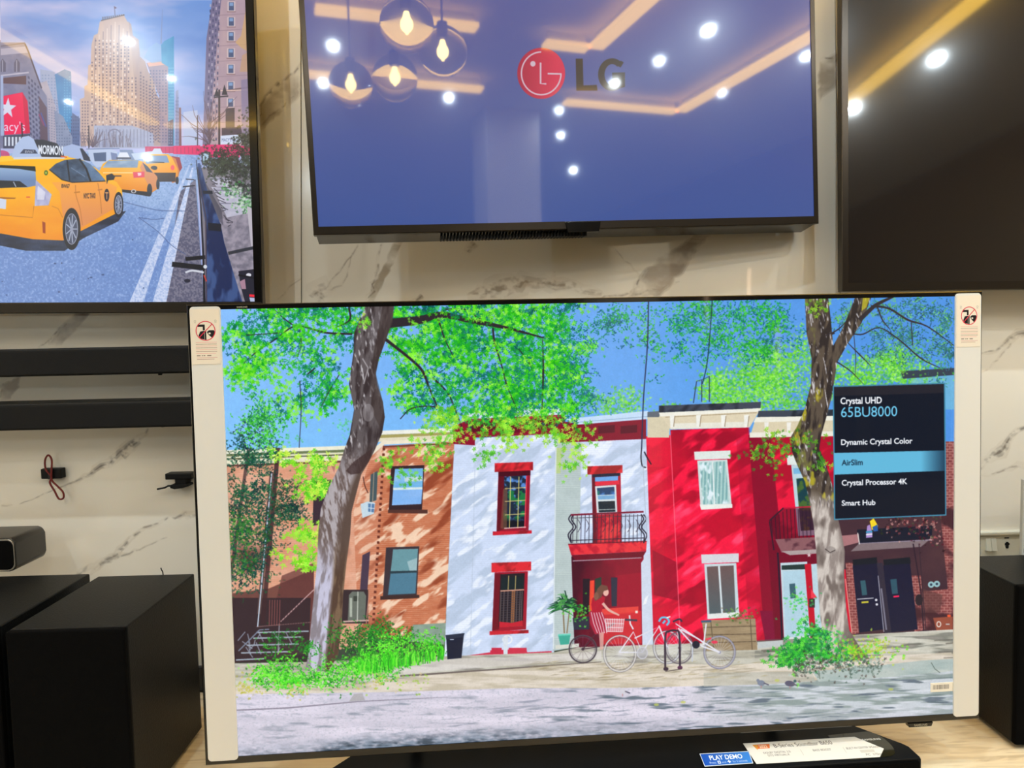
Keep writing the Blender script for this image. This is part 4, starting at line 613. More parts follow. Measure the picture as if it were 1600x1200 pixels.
    c.poly([(17, 246), (22, 228), (34, 214), (44, 212), (58, 222), (64, 246)], (176, 194, 230)); c.poly([(30, 240), (36, 233), (54, 234), (58, 240)], (70, 78, 104)); c.text('8W67', 38, 239, 52, 235, (214, 220, 236)); c.poly([(52, 218), (66, 218), (88, 224), (96, 234), (100, 246), (64, 245)], (44, 50, 66)); c.text('MORMON', 59, 240, 97, 226, (226, 232, 244), .035, skew=-.05); c.line([(94, 244), (104, 246)], 2, (220, 90, 60)); c.poly([(20, 246), (62, 245), (100, 246), (100, 248), (20, 249)], (206, 214, 232))
    # planters, railing
    c.poly([(308, 262), (402, 262), (402, 478), (322, 478)], c.mix((150, 144, 158), (96, 92, 104), c.noise(12, 24, 240))); c.poly([(330, 280), (402, 300), (402, 330), (352, 300)], (86, 84, 92))
    for k, (x, y, w_, h_) in enumerate(((338, 276, 24, 16), (346, 292, 34, 24), (360, 308, 42, 44), (372, 330, 44, 60))):
        c.poly([(x - w_ * .5, y), (x + w_, y + 3), (x + w_ * .95, y + h_ * .2), (x + w_ * .8, y + h_), (x, y + h_), (x - w_ * .4, y + h_ * .2)], c.mix((206, 204, 220), (160, 160, 184), c.noise(12, 10, 241 + k))); c.line([(x - w_ * .45, y + h_ * .22), (x + w_, y + h_ * .25)], 1.6, (130, 128, 150))
    s3 = leaf_stamps(c, (2, 2.8), 6)
    leaves(c, [(340, 252, 14, 14, 1), (372, 262, 22, 22, 1.6), (384, 230, 14, 20, .8), (385, 285, 16, 18, 1), (352, 268, 10, 8, .5), (396, 220, 8, 50, .8)], 1700, s3, [(22, 30, 30), (34, 46, 40), (46, 60, 50), (28, 26, 30), (60, 74, 56)], 250, jit=6, clump=26)
    leaves(c, [(362, 299, 18, 4, 1), (384, 321, 16, 6, 1)], 220, s3, [(60, 130, 70), (110, 180, 110), (40, 90, 50), (200, 220, 200)], 251)
    c.poly([(330, 345), (402, 330), (402, 478), (345, 478)], c.mix((158, 150, 166), (116, 112, 128), (c.noise(6, 6, 252) - .3) * 2)); c.poly([(385, 322), (402, 330), (402, 395), (392, 388)], (190, 184, 196)); c.line([(356, 396), (402, 386)], 5, (50, 52, 62)); c.poly([(372, 424), (402, 420), (402, 478), (384, 478), (376, 450)], (34, 34, 50))
    for k in range(12): c.line([(306 + k * 1.4, 262 + k * 5), (346 + k * .2, 330 + k * 2)], 1, (40, 40, 56), .5)
    for k in range(18): x = 318 + k * 2.2; y = 252 + k * 6; c.line([(x, y), (x + rng.uniform(4, 14), y + rng.uniform(-4, 10))], 1.2, (36, 34, 48), .8)
    c.poly([(308, 255), (312, 255), (324, 300), (344, 350), (350, 380), (380, 478), (322, 478), (322, 360), (312, 300)], c.mix((60, 84, 136), (26, 40, 84), (c.noise(10, 24, 254) - .4) * 5)); c.poly([(324, 348), (345, 350), (345, 362), (325, 360)], (22, 24, 40)); c.poly([(316, 298), (331, 298), (332, 303), (317, 303)], (24, 28, 44)); c.line([(306, 250), (313, 320), (317, 400), (319, 478)], [1, 2, 3, 4], (20, 20, 32)); c.line([(310, 280), (321, 340), (322, 478)], 2, (70, 60, 76))
    c.line([(268, 413), (320, 419)], 8, (22, 22, 32)); c.line([(289, 405), (320, 402)], 6, (22, 22, 32)); c.line([(289, 426), (300, 423), (318, 426)], 3, (210, 214, 226), smooth=3); c.ell(320, 417, 3, 3, (214, 220, 230)); c.line([(318, 430), (322, 440)], 2, (200, 60, 50)); c.line([(285, 292), (304, 290)], 2, (40, 40, 56)); c.line([(290, 280), (303, 281)], 1.6, (40, 40, 56)); c.ell(292, 439, 5, 3, (34, 36, 56))
    c.poly([(389, 460), (400, 461), (400, 465), (389, 464)], (236, 40, 60)); c.poly([(389, 465), (400, 466), (400, 474), (391, 473)], (180, 190, 220)); c.ell(388, 430, 4, 3, (220, 220, 230)); c.line([(372, 430), (402, 436)], 3, (20, 20, 30)); c.poly([(374, 440), (382, 436), (384, 452), (377, 452)], (170, 130, 150))
    # the rest of the picture, left of and above what the photograph shows of it
    V = c; c = Can(-680, -114, 402, 478, 2.2); n_ = c.noise(120, 40, 260, 3)
    c.a[:] = c.mix((104, 146, 214), (176, 184, 228), c.Y / 240 + 0 * c.X); c.a[:] = c.mix(c.a, (190, 190, 228), (n_ - .48) * 3)
    gn = c.noise(12, 26, 261); rd_ = c.mix((128, 158, 212), (104, 134, 196), c.noise(60, 20, 262) * 1.4 - .2)
    for x, w_, y, c0, c1 in ((-670, 90, -60, (176, 156, 160), (146, 130, 150)), (-585, 70, 20, (150, 160, 196), (126, 140, 184)), (-520, 60, 60, (70, 140, 190), (50, 120, 180)), (-462, 110, -20, (190, 166, 156), (160, 138, 142)), (-350, 60, 90, (134, 140, 176), (110, 118, 160)), (-292, 100, 30, (168, 146, 150), (140, 124, 144)), (-190, 60, 80, (120, 150, 190), (96, 130, 180)), (-132, 134, 58, (136, 138, 168), (110, 114, 150))):
        c.poly([(x, y + 8), (x + w_ * .2, y), (x + w_, y + 4), (x + w_, 244), (x, 244)], c.mix(c0, c1, gn))
        for i in range(int(w_ / 9)):
            for j in range(int((236 - y) / 11)): c.rect(x + 4 + i * 9, y + 12 + j * 11, x + 8.4 + i * 9, y + 18 + j * 11, (84, 84, 118), .8)
    c.poly([(-680, 238), (0, 238), (402, 238), (402, 478), (-680, 478)], rd_); c.poly([(-680, 236), (-120, 236), (-120, 246), (-680, 250)], (120, 110, 130))
    c.poly([(338, -114), (402, -114), (402, 2), (332, 2)], c.mix((188, 160, 166), (158, 136, 156), gn)); c.poly([(336, -114), (350, -114), (346, 2), (330, 2)], (112, 104, 140))
    for j in range(5): c.rect(358, -108 + j * 24, 366, -95 + j * 24, (70, 84, 122))
    c.poly([(-420, 478), (-300, 246), (-294, 246), (-385, 478)], (190, 204, 236))
    j0 = int(114 * 2.2); i0 = int(680 * 2.2); h_ = min(V.H, c.H - j0); w_ = min(V.W, c.W - i0); c.a[j0:j0 + h_, i0:i0 + w_] = V.a[:h_, :w_]
    k0 = int(246 * 2.2); kw = int(97 * 2.2); c.a[j0 + k0:j0 + h_, i0 - kw:i0] = V.a[k0:h_, :kw][:, ::-1]
    c.poly([(-98, 246), (-97, 392), (-90, 478), (-104, 478), (-104, 246)], rd_, .8)
    return c

# ------------------------------------------------------------------ the plain blue start screen with the round mark and two letters
def paint_mark():
    c = Can(455, -150, 1290, 365, 2)
    n = c.noise(300, 200, 301, 2)
    c.a[:] = c.mix((92, 92, 158), (66, 90, 160), (c.Y + 100) / 430 + (n - .5) * .5)
    cx, cy = 846, 114; RR = c.mix((176, 22, 66), (220, 34, 84), (c.X - 810) / 60 + 0 * c.Y)
    c.ell(cx, cy, 37.5, 40, RR, n=60)
    sl = (216, 190, 206)
    c.ringe(cx, cy, 31, 33.5, 2.4, sl, a0=0, a1=270); c.line([(cx + 31, cy + 1), (cx + 10, cy + .5)], 2.6, sl); c.line([(cx - 1, cy - 17), (cx - 1, cy + 16), (cx + 8, cy + 16.5)], 2.8, sl); c.ell(cx - 13, cy - 15, 4.2, 4.4, sl)
    dk = (42, 34, 40)
    c.poly([(900, 91), (911, 91), (912, 133), (933, 132), (934, 141), (901, 141)], dk)
    th = np.radians(np.linspace(-42, -368, 40)); o = [(957 + 22 * math.cos(t), 116 + 25.5 * math.sin(t)) for t in th]; i_ = [(957 + 12 * math.cos(t), 116 + 16 * math.sin(t)) for t in th]
    o = [q for q in o]; c.poly([(970.5, 94), (975, 97), (970, 105), (966, 102.5)], dk)
    oo = [(957 + 22 * math.cos(t), 116 + 25.5 * math.sin(t)) for t in np.radians(np.linspace(-48, -325, 36))]; ii = [(957 + 12 * math.cos(t), 116 + 16.5 * math.sin(t)) for t in np.radians(np.linspace(-48, -325, 36))]
    c.poly(oo + ii[::-1], dk); c.poly([(957, 113), (977, 112.5), (977, 135), (968, 138), (966, 128), (967, 121.5), (957, 122)], dk)
    return c

# ------------------------------------------------------------------ printed papers
def paint_notice():      # the "do not press the panel" notice on the white edge guards, 48 x 96 units
    c = Can(0, 0, 48, 96, 8, (226, 214, 196))
    for x in (8, 42): c.ringe(x, 21, 1.6, 1.6, .5, (150, 146, 130)); c.line([(x - 2, 24), (x + 2, 24)], .5, (150, 146, 130))
    c.poly([(12, 27), (24, 27), (24, 37), (20.5, 37), (20.5, 31), (12, 31)], (20, 14, 14)); c.poly([(13, 46), (16, 39), (21, 38), (26, 38.5), (26, 54), (15, 51)], (16, 12, 14)); c.poly([(27, 40), (31, 37), (39, 37), (41, 42), (38, 48), (35, 50), (29, 44)], (16, 12, 14)); c.ell(31.5, 42.5, 2, 1.6, (226, 214, 196))
    c.line([(23, 39), (23, 54)], .5, (226, 214, 196))
    c.ringe(25, 38, 15.8, 16.4, 1.5, (206, 40, 66), n=60); c.line([(36, 26.5), (14, 49.5)], 1.5, (206, 40, 66))
    for k in range(7): c.line([(8, 58 + k * 3.2), (43 - (k == 6) * 2, 58 + k * 3.2)], .9, (222, 160, 152) if k % 2 == 0 else (166, 140, 128), .9)
    rng = random.Random(4)
    for k in (1, 3, 5):
        for i in range(26): x = 8 + i * 1.35; c.line([(x, 58 + k * 3.2), (x + rng.uniform(.4, 1), 58 + k * 3.2)], .9, (130, 104, 98), .8)
    for x0, x1 in ((9, 15), (17, 19), (20, 23), (26, 33)): c.line([(x0, 81), (x1, 81)], 1.4, (110, 92, 88))
    c.line([(9, 84.5), (43, 84.5)], .8, (206, 160, 150)); c.line([(9, 87.2), (38, 87.2)], .9, (176, 140, 130))
    return c
def paint_demo():
    c = Can(0, 0, 84, 22, 10, (228, 234, 240)); c.poly([(1, 1), (83, 1), (83, 21), (1, 21)], c.mix((22, 84, 190), (60, 140, 226), c.X / 90 + 0 * c.Y))
    c.text('PLAY DEMO', 14, 12.3, 70, 4.2, (248, 250, 255), .022); c.text('Press', 11, 18.4, 22, 15, (210, 226, 250)); c.rect(25, 14.2, 30, 19, (240, 246, 255)); c.rect(26.4, 15.4, 28.6, 17.8, (40, 100, 200)); c.text('and', 32, 18.4, 39, 15.4, (210, 226, 250)); c.rect(42, 15.7, 48, 17.4, (250, 250, 255)); c.rect(44.1, 13.8, 45.9, 19.2, (250, 250, 255)); c.text('for 5 seconds', 51, 18.4, 76, 15, (210, 226, 250))
    return c
def paint_card():
    c = Can(0, 0, 205, 30, 7, (238, 234, 226))
    c.poly([(12, 3), (38, 3), (34, 9.4), (14, 9.4)], (236, 120, 60)); c.poly([(12, 3), (20, 3), (15, 11)], (240, 160, 60)); c.text('2022', 20, 8.2, 32, 4.2, (255, 230, 210), .03)
    c.text('B-Series Soundbar B650', 42, 9, 130, 3.4, (72, 62, 58)); 
    for x in (76, 142): c.line([(x, 14), (x, 22)], .4, (170, 160, 150))
    c.text('DOLBY DIGITAL 2.0', 20, 17, 60, 14.2, (104, 94, 90)); c.text('DTS VIRTUAL:X', 24, 21, 56, 18.2, (104, 94, 90)); c.text('BASS BOOST', 94, 17.4, 122, 14.6, (104, 94, 90)); c.text('BUILT-IN CENTER SPEAKER', 146, 17.2, 198, 14.4, (104, 94, 90)); c.rect(164, 19, 186, 23, (214, 208, 198)); c.text('PC  370mm', 170, 27.4, 198, 24.4, (120, 110, 104))
    return c
def paint_barcode():
    c = Can(0, 0, 40, 16, 10, (232, 226, 214)); rng = random.Random(2); x = 4.
    while x < 33: w_ = rng.choice((.3, .5, .8)); c.rect(x, 3.5, x + w_, 11.5, (70, 60, 64)); x += w_ + rng.choice((.3, .5, .7))
    return c

# ------------------------------------------------------------------ veins of the marble-look slabs (wall 3.2 m x 1.9 m drawn on one sheet)
def paint_marble():
    c = Can(-350, -180, 1850, 1150, 1, (232, 222, 204))
    n = c.noise(300, 260, 401, 4); c.a[:] = c.mix((236, 230, 218), (224, 216, 202), (n - .4) * 3)
    n2 = c.noise(30, 22, 402, 4); n3 = c.noise(9, 7, 403, 3)
    def vein(p, wd, col=(120, 106, 92), a=.7, rough=5, sd=0, halo=2.6):
        rg = random.Random(sd + int(p[0][0])); q = []
        P_ = np.array(p, float); wd = [wd, wd] if np.isscalar(wd) else wd
        for i in range(len(P_) - 1):
            m = max(2, int(np.hypot(*(P_[i + 1] - P_[i])) / 9))
            for t in np.linspace(0, 1, m, False): q.append(P_[i] + (P_[i + 1] - P_[i]) * t + np.array([rg.gauss(0, 1), rg.gauss(0, 1)]) * rough * .3)
        q.append(P_[-1]); W0 = np.interp(np.linspace(0, 1, len(q)), np.linspace(0, 1, len(wd)), wd); Wn = W0 * np.array([rg.uniform(.6, 1.3) for _ in q])
        q2 = [v + np.array([rg.gauss(0, 1), rg.gauss(0, 1)]) * rough * .35 for v in q]; soft_ = c.mix(c.a, col, (n3 - .36) * 3.4); c.line(q2, W0 * halo * 1.6, c.mix(c.a, (190, 176, 158), n2 * 1.2), a * .45); c.line(q, W0 * halo, soft_, a * .5); c.line(q, Wn * .7, soft_, a * .9)
    G = (112, 100, 90)
    def band(pts, col=(150, 136, 118), a=.65):
        rg = random.Random(int(pts[0][0])); rp = []
        for i in range(len(pts)):
            p0, p1 = np.array(pts[i], float), np.array(pts[(i + 1) % len(pts)], float); m = max(1, int(np.hypot(*(p1 - p0)) / 6))
            for t in np.linspace(0, 1, m, False): rp.append(p0 + (p1 - p0) * t + np.array([rg.gauss(0, 1.3), rg.gauss(0, 1.3)]))
        cen = np.mean(rp, 0)
        for k_, al in ((1.12, .3), (1., .45), (.86, .35)): c.poly([cen + (v - cen) * k_ for v in rp], c.mix(c.a, col, (n2 - .2) * 2.2), a * al * 1.3)
        vein([pts[0], pts[1]], [.5, 2.4, 1], G, .7, 7, 3, 1.5); 
    band([(398, 222), (408, 165), (466, 104), (466, 152), (412, 198)]); vein([(398, 222), (412, 190), (466, 145)], [1, 1.6, .5], G, .5); vein([(404, 166), (430, 136), (466, 106)], [1.5, 3, 1], G, .6)
    band([(1280, 98), (1306, 84), (1306, 132), (1280, 156)]); band([(1306, 86), (1320, 80), (1320, 88), (1306, 96)])
    band([(985, 462), (1010, 420), (1080, 372), (1100, 372), (1068, 420), (1030, 462)], (140, 124, 108), .8); vein([(950, 380), (1010, 440)], [.4, 1, .4], a=.4); vein([(890, 472), (1000, 458), (1062, 440)], [.5, 1.6, .5], a=.5)
    band([(574, 470), (590, 436), (615, 382), (628, 382), (606, 430), (584, 470)], (150, 134, 112), .7); vein([(594, 380), (590, 420), (580, 455)], [1, 1.6, .6], a=.5)
    vein([(560, 384), (530, 424), (505, 455)], [.8, 1, .6], a=.5); vein([(550, 396), (540, 440), (508, 460)], [.5, .9, 1.6], a=.4); vein([(436, 466), (452, 446), (470, 436)], [.5, 1, .5], a=.45); vein([(488, 466), (500, 458), (508, 468)], [8, 14, 6], a=.5)
    vein([(732, 396), (742, 380)], [3, 5], a=.4); vein([(640, 472), (660, 462)], [1, 3], a=.7); vein([(730, 462), (775, 452), (830, 440), (880, 446), (940, 458)], [3, 12, 7, 5, 3], (140, 124, 106), .55, 6); vein([(860, 432), (866, 424)], [1, 2], a=.5)
    band([(78, 536), (96, 508), (118, 488), (140, 488), (122, 512), (98, 536)], (130, 118, 112), .9); vein([(60, 540), (88, 526), (104, 506)], [.5, 1.4, .6], a=.5)
    band([(0, 624), (6, 600), (30, 588), (28, 606), (14, 624)], (126, 114, 108), .9)
    vein([(232, 668), (212, 688), (186, 706), (172, 726), (150, 736), (96, 760), (30, 788)], [1, 3.4, 4, 2, .8, .5, .4], (100, 92, 88), .75); vein([(216, 690), (190, 712)], [4, 6], (90, 84, 80), .5)
    vein([(310, 802), (256, 812), (216, 832), (180, 866), (140, 896)], [3, 1, 1.6, 3, 1], (110, 102, 96), .6); vein([(262, 838), (200, 866), (150, 882), (120, 900)], [.4, .8, 2, 2.6], (120, 112, 104), .5); vein([(288, 800), (300, 806)], [3, 4], a=.4); vein([(0, 792), (20, 788)], 1.2, a=.4)
    vein([(1600, 520), (1580, 530), (1556, 545), (1534, 552)], [4, 3, 1.4, .5], (120, 110, 100), .6); vein([(1580, 536), (1560, 562), (1534, 582)], [1.4, 1, .4], a=.4)
    vein([(1600, 668), (1582, 682), (1562, 704), (1540, 722), (1528, 740)], [2, 3, 6, 3, 1], (104, 96, 88), .7); vein([(1600, 728), (1570, 734), (1534, 742)], [3, 1.4, .6], a=.4)
    rg = random.Random(77)
    for i in range(14):     # slabs beyond the view
        x, y = rg.choice((rg.uniform(-340, -20), rg.uniform(1640, 1840), rg.uniform(0, 1600))), rg.uniform(-170, 1100)
        if 0 < x < 1600 and y > -40: continue
        vein([(x, y), (x + rg.uniform(40, 90), y - rg.uniform(30, 70)), (x + rg.uniform(100, 190), y - rg.uniform(60, 150))], [1, rg.uniform(2, 7), .6], (120, 108, 98), .55)
    return c

# ------------------------------------------------------------------ materials
def nodes(name):
    m = bpy.data.materials.new(name); m.use_nodes = True; nt = m.node_tree
    return m, nt, nt.nodes['Principled BSDF']
def mat(name, col, rough=.5, metal=0., coat=0., vary=.06, scale=40., spec=.5, bump=0.):
    m, nt, p = nodes(name)
    p.inputs['Roughness'].default_value = rough; p.inputs['Metallic'].default_value = metal; p.inputs['Coat Weight'].default_value = coat
    p.inputs['Coat Roughness'].default_value = .04; p.inputs['Specular IOR Level'].default_value = spec
    tc = nt.nodes.new('ShaderNodeTexCoord'); n = nt.nodes.new('ShaderNodeTexNoise'); n.inputs['Scale'].default_value = scale; n.inputs['Detail'].default_value = 3
    mx = nt.nodes.new('ShaderNodeMix'); mx.data_type = 'RGBA'
    lin = [((c / 255) / 12.92 if c <= 10 else ((c / 255 + .055) / 1.055) ** 2.4) for c in col]
    mx.inputs[6].default_value = (*[c * (1 - vary) for c in lin], 1); mx.inputs[7].default_value = (*[min(1, c * (1 + vary)) for c in lin], 1)
    nt.links.new(tc.outputs['Object'], n.inputs['Vector']); nt.links.new(n.outputs['Fac'], mx.inputs[0]); nt.links.new(mx.outputs[2], p.inputs['Base Color'])
    if bump:
        b = nt.nodes.new('ShaderNodeBump'); b.inputs['Strength'].default_value = bump; b.inputs['Distance'].default_value = .002
        nt.links.new(n.outputs['Fac'], b.inputs['Height']); nt.links.new(b.outputs['Normal'], p.inputs['Normal'])
    return m
def glow(name, col, strength):
    m, nt, p = nodes(name); p.inputs['Base Color'].default_value = (*col, 1); p.inputs['Emission Color'].default_value = (*col, 1); p.inputs['Emission Strength'].default_value = strength
    return m
def picture(name, im, emit=1., rough=.12, coat=.6, coat_rough=.03, spec=.5, base=(.006, .006, .007), as_base=False):
    m, nt, p = nodes(name); t = nt.nodes.new('ShaderNodeTexImage'); t.image = im; t.extension = 'MIRROR'; t.interpolation = 'Cubic' if not as_base else 'Linear'
    if as_base: nt.links.new(t.outputs['Color'], p.inputs['Base Color'])
    else:
        p.inputs['Base Color'].default_value = (*base, 1); nt.links.new(t.outputs['Color'], p.inputs['Emission Color']); p.inputs['Emission Strength'].default_value = emit
    p.inputs['Roughness'].default_value = rough; p.inputs['Coat Weight'].default_value = coat; p.inputs['Coat Roughness'].default_value = coat_rough; p.inputs['Specular IOR Level'].default_value = spec
    return m
black_gloss = mat('black_gloss_plastic', (12, 11, 11), .14, coat=.4, spec=.3); black_matte = mat('black_matte_plastic', (14, 14, 15), .5, bump=.1, scale=400, spec=.22); black_vinyl = mat('black_vinyl_wrap', (9, 11, 13), .45, bump=.25, scale=300, spec=.2)
bronze = mat('dark_bronze_bezel', (52, 46, 40), .25, metal=.7); grille = mat('speaker_mesh_cloth', (5, 5, 6), .8, bump=.6, scale=900, spec=.05); bar_cloth = mat('soundbar_mesh_cloth', (24, 24, 25), .8, bump=.6, scale=900, spec=.15); white_paint = mat('wall_paint', (150, 138, 118), .8, vary=.02, scale=6); pillar_paint = mat('white_pillar_paint', (226, 220, 206), .8, vary=.02, scale=6)
ceil_paint = mat('ceiling_paint', (224, 220, 214), .9, vary=.02, scale=4); card_white = mat('white_edge_card', (215, 212, 206), .55, vary=.02, scale=8); white_plastic = mat('white_switch_plastic', (224, 222, 206), .35, vary=.02); ledge_white = mat('white_ledge_plastic', (226, 226, 212), .3, vary=.02)
dark_grey = mat('dark_grey_base', (40, 40, 42), .5); cord_red = mat('dark_red_cord', (112, 24, 18), .6, bump=.5, scale=600); chrome = mat('brushed_steel', (180, 176, 170), .3, metal=1.); rubber = mat('black_rubber', (12, 12, 13), .65)
letter_white = mat('printed_white_letters', (228, 228, 224), .5); letter_grey = mat('printed_grey_letters', (150, 140, 120), .5); cab = mat('cabinet_laminate', (206, 196, 176), .5); floor_m = mat('floor_tile', (176, 168, 156), .25, coat=.3, scale=3)
warm_led = glow('warm_led_strip', (1., .60, .08), 10.5); warm_bulb = glow('warm_bulb_filament', (1., .72, .22), 30); lamp_white = glow('lamp_lens', (.9, .95, 1.), 20); sconce = glow('sconce_tube', (1., .66, .42), 7)

def wood():
    m, nt, p = nodes('light_oak_laminate'); tc = nt.nodes.new('ShaderNodeTexCoord'); mp = nt.nodes.new('ShaderNodeMapping'); mp.inputs['Scale'].default_value = (1.6, 10, 10)
    n = nt.nodes.new('ShaderNodeTexNoise'); n.inputs['Scale'].default_value = 5; n.inputs['Detail'].default_value = 8; n.inputs['Distortion'].default_value = 1.2
    n2 = nt.nodes.new('ShaderNodeTexNoise'); n2.inputs['Scale'].default_value = 3; n2.inputs['Detail'].default_value = 3
    r = nt.nodes.new('ShaderNodeValToRGB'); e = r.color_ramp.elements; e[0].position = .32; e[0].color = (.68, .54, .35, 1); e[1].position = .68; e[1].color = (.95, .83, .60, 1)
    k = r.color_ramp.elements.new(.5); k.color = (.90, .75, .52, 1)
    mx = nt.nodes.new('ShaderNodeMix'); mx.data_type = 'RGBA'; mx.blend_type = 'MULTIPLY'; mx.inputs[0].default_value = .4; mx.inputs[7].default_value = (.8, .74, .66, 1)
    nt.links.new(tc.outputs['Object'], mp.inputs[0]); nt.links.new(mp.outputs[0], n.inputs['Vector']); nt.links.new(tc.outputs['Object'], n2.inputs['Vector'])
    nt.links.new(n.outputs['Fac'], r.inputs[0]); nt.links.new(n2.outputs['Fac'], mx.inputs[0]); nt.links.new(r.outputs[0], mx.inputs[6]); nt.links.new(mx.outputs[2], p.inputs['Base Color'])
    b = nt.nodes.new('ShaderNodeBump'); b.inputs['Strength'].default_value = .15; b.inputs['Distance'].default_value = .001; nt.links.new(n.outputs['Fac'], b.inputs['Height']); nt.links.new(b.outputs['Normal'], p.inputs['Normal'])
    p.inputs['Roughness'].default_value = .42
    return m
oak = wood()
def glass_globe_mat():
    m, nt, p = nodes('clear_glass'); p.inputs['Base Color'].default_value = (1, 1, 1, 1); p.inputs['Transmission Weight'].default_value = 1; p.inputs['Roughness'].default_value = .02; p.inputs['IOR'].default_value = 1.05
    return m
globe_glass = glass_globe_mat()

# ------------------------------------------------------------------ object helpers
def link(name, bm, m, parent=None, smooth=False):
    bmesh.ops.recalc_face_normals(bm, faces=bm.faces[:])
    me = bpy.data.meshes.new(name); bm.to_mesh(me); bm.free(); me.materials.append(m)
    if smooth:
        for p in me.polygons: p.use_smooth = True
        try: me.set_sharp_from_angle(angle=math.radians(35))
        except Exception: pass
    o = bpy.data.objects.new(name, me); C.objects.link(o)
    if parent: o.parent = parent
    return o
def tag(o, label, cat, group=None, kind=None):
    o['label'] = label; o['category'] = cat
    if group: o['group'] = group
    return o
def struct(o): o['kind'] = 'structure'; return o
def thing(name, label, cat, loc=(0, 0, 0), M=None, group=None):
    o = bpy.data.objects.new(name, None); C.objects.link(o); o.empty_display_size = .05
    o.matrix_world = Matrix.Translation(loc) @ (M.to_4x4() if M else Matrix.Identity(4))
    return tag(o, label, cat, group)
def box(bm, x0, x1, y0, y1, z0, z1, bev=0., seg=2):
    r = bmesh.ops.create_cube(bm, size=1, matrix=Matrix.Translation(((x0 + x1) / 2, (y0 + y1) / 2, (z0 + z1) / 2)) @ Matrix.Diagonal((x1 - x0, y1 - y0, z1 - z0, 1)))
    if bev: bmesh.ops.bevel(bm, geom=list({e for v in r['verts'] for e in v.link_edges}), offset=bev, segments=seg, affect='EDGES', profile=.5)
    return bm
def B(x0, x1, y0, y1, z0, z1, bev=0., seg=2): return box(bmesh.new(), x0, x1, y0, y1, z0, z1, bev, seg)
def prism(pts, a0, a1, axis='y', bev=0.):
    """outline pts extruded along an axis; for 'y' pts are (x, z), for 'z' (x, y), for 'x' (y, z)"""
    bm = bmesh.new()
    def P(p, a): return {'y': (p[0], a, p[1]), 'z': (p[0], p[1], a), 'x': (a, p[0], p[1])}[axis]
    A = [bm.verts.new(P(p, a0)) for p in pts]; Bv = [bm.verts.new(P(p, a1)) for p in pts]; n = len(pts)
    f0 = bm.faces.new(A); f1 = bm.faces.new(Bv[::-1])
    for i in range(n): bm.faces.new((A[i], Bv[i], Bv[(i + 1) % n], A[(i + 1) % n]))
    if bev: bmesh.ops.bevel(bm, geom=list(f0.edges) + list(f1.edges), offset=bev, segments=2, affect='EDGES', profile=.5)
    return bm
def rrect(x0, x1, z0, z1, r, n=5):
    out = []
    for cx, cz, a in ((x1 - r, z1 - r, 0), (x0 + r, z1 - r, 90), (x0 + r, z0 + r, 180), (x1 - r, z0 + r, 270)):
        for k in range(n + 1): t = math.radians(a + 90 * k / n); out.append((cx + r * math.cos(t), cz + r * math.sin(t)))
    return out
def ring(x0, x1, z0, z1, l, r, b, t, y0, y1, lip=.0015):
    """a picture frame: outer rectangle minus inner one"""
    bm = bmesh.new(); O = [(x0, z0), (x1, z0), (x1, z1), (x0, z1)]; I = [(x0 + l, z0 + b), (x1 - r, z0 + b), (x1 - r, z1 - t), (x0 + l, z1 - t)]
    Oc = [(x0 + lip, z0 + lip), (x1 - lip, z0 + lip), (x1 - lip, z1 - lip), (x0 + lip, z1 - lip)]
    L = [[bm.verts.new((p[0], y, p[1])) for p in q] for q, y in ((O, y1), (O, y0 + lip), (Oc, y0), (I, y0), (I, y0 + .003), (I, y1))]
    for a, b_ in zip(L, L[1:] + L[:1]):
        for i in range(4): bm.faces.new((a[i], a[(i + 1) % 4], b_[(i + 1) % 4], b_[i]))
    return bm
def tube(pts, r, seg=8, closed=False):
    bm = bmesh.new(); n = len(pts); P = [Vector(p) for p in pts]; R = []
    up = Vector((0, 1, .001))
    for i in range(n):
        a = P[(i + 1) % n if closed else min(n - 1, i + 1)] - P[(i - 1) % n if closed else max(0, i - 1)]; a.normalize()
        u = a.cross(up).normalized(); v = a.cross(u)
        R.append([bm.verts.new(P[i] + r * (math.cos(t) * u + math.sin(t) * v)) for t in [2 * math.pi * k / seg for k in range(seg)]])
    for i in range(n if closed else n - 1):
        for k in range(seg): bm.faces.new((R[i][k], R[i][(k + 1) % seg], R[(i + 1) % n][(k + 1) % seg], R[(i + 1) % n][k]))
    if not closed: bm.faces.new(R[0]); bm.faces.new(R[-1][::-1])
    return bm
def curve_pts(p, m=8, closed=False):
    p = [Vector(q) for q in p]; n = len(p); out = []
    for i in range(n if closed else n - 1):
        a, b, c, d = (p[(i - 1) % n] if closed or i else p[0]), p[i], p[(i + 1) % n], (p[(i + 2) % n] if closed or i + 2 < n else p[-1])
        for k in range(m): t = k / m; out.append(.5 * ((2 * b) + (-a + c) * t + (2 * a - 5 * b + 4 * c - d) * t * t + (-a + 3 * b - 3 * c + d) * t ** 3))
    if not closed: out.append(p[-1])
    return out
def lathe(prof, loc, seg=24):
    bm = bmesh.new(); R = [[bm.verts.new((loc[0] + r * math.cos(2 * math.pi * k / seg), loc[1] + r * math.sin(2 * math.pi * k / seg), loc[2] + z)) for k in range(seg)] for r, z in prof]
    for a, b in zip(R, R[1:]):
        for k in range(seg): bm.faces.new((a[k], a[(k + 1) % seg], b[(k + 1) % seg], b[k]))
    bm.faces.new(R[0]); bm.faces.new(R[-1][::-1])
    return bm
def uvmap(o, fn):
    uv = o.data.uv_layers.new(name='UVMap')
    for l in o.data.loops: uv.data[l.index].uv = fn(o.data.vertices[l.vertex_index].co)
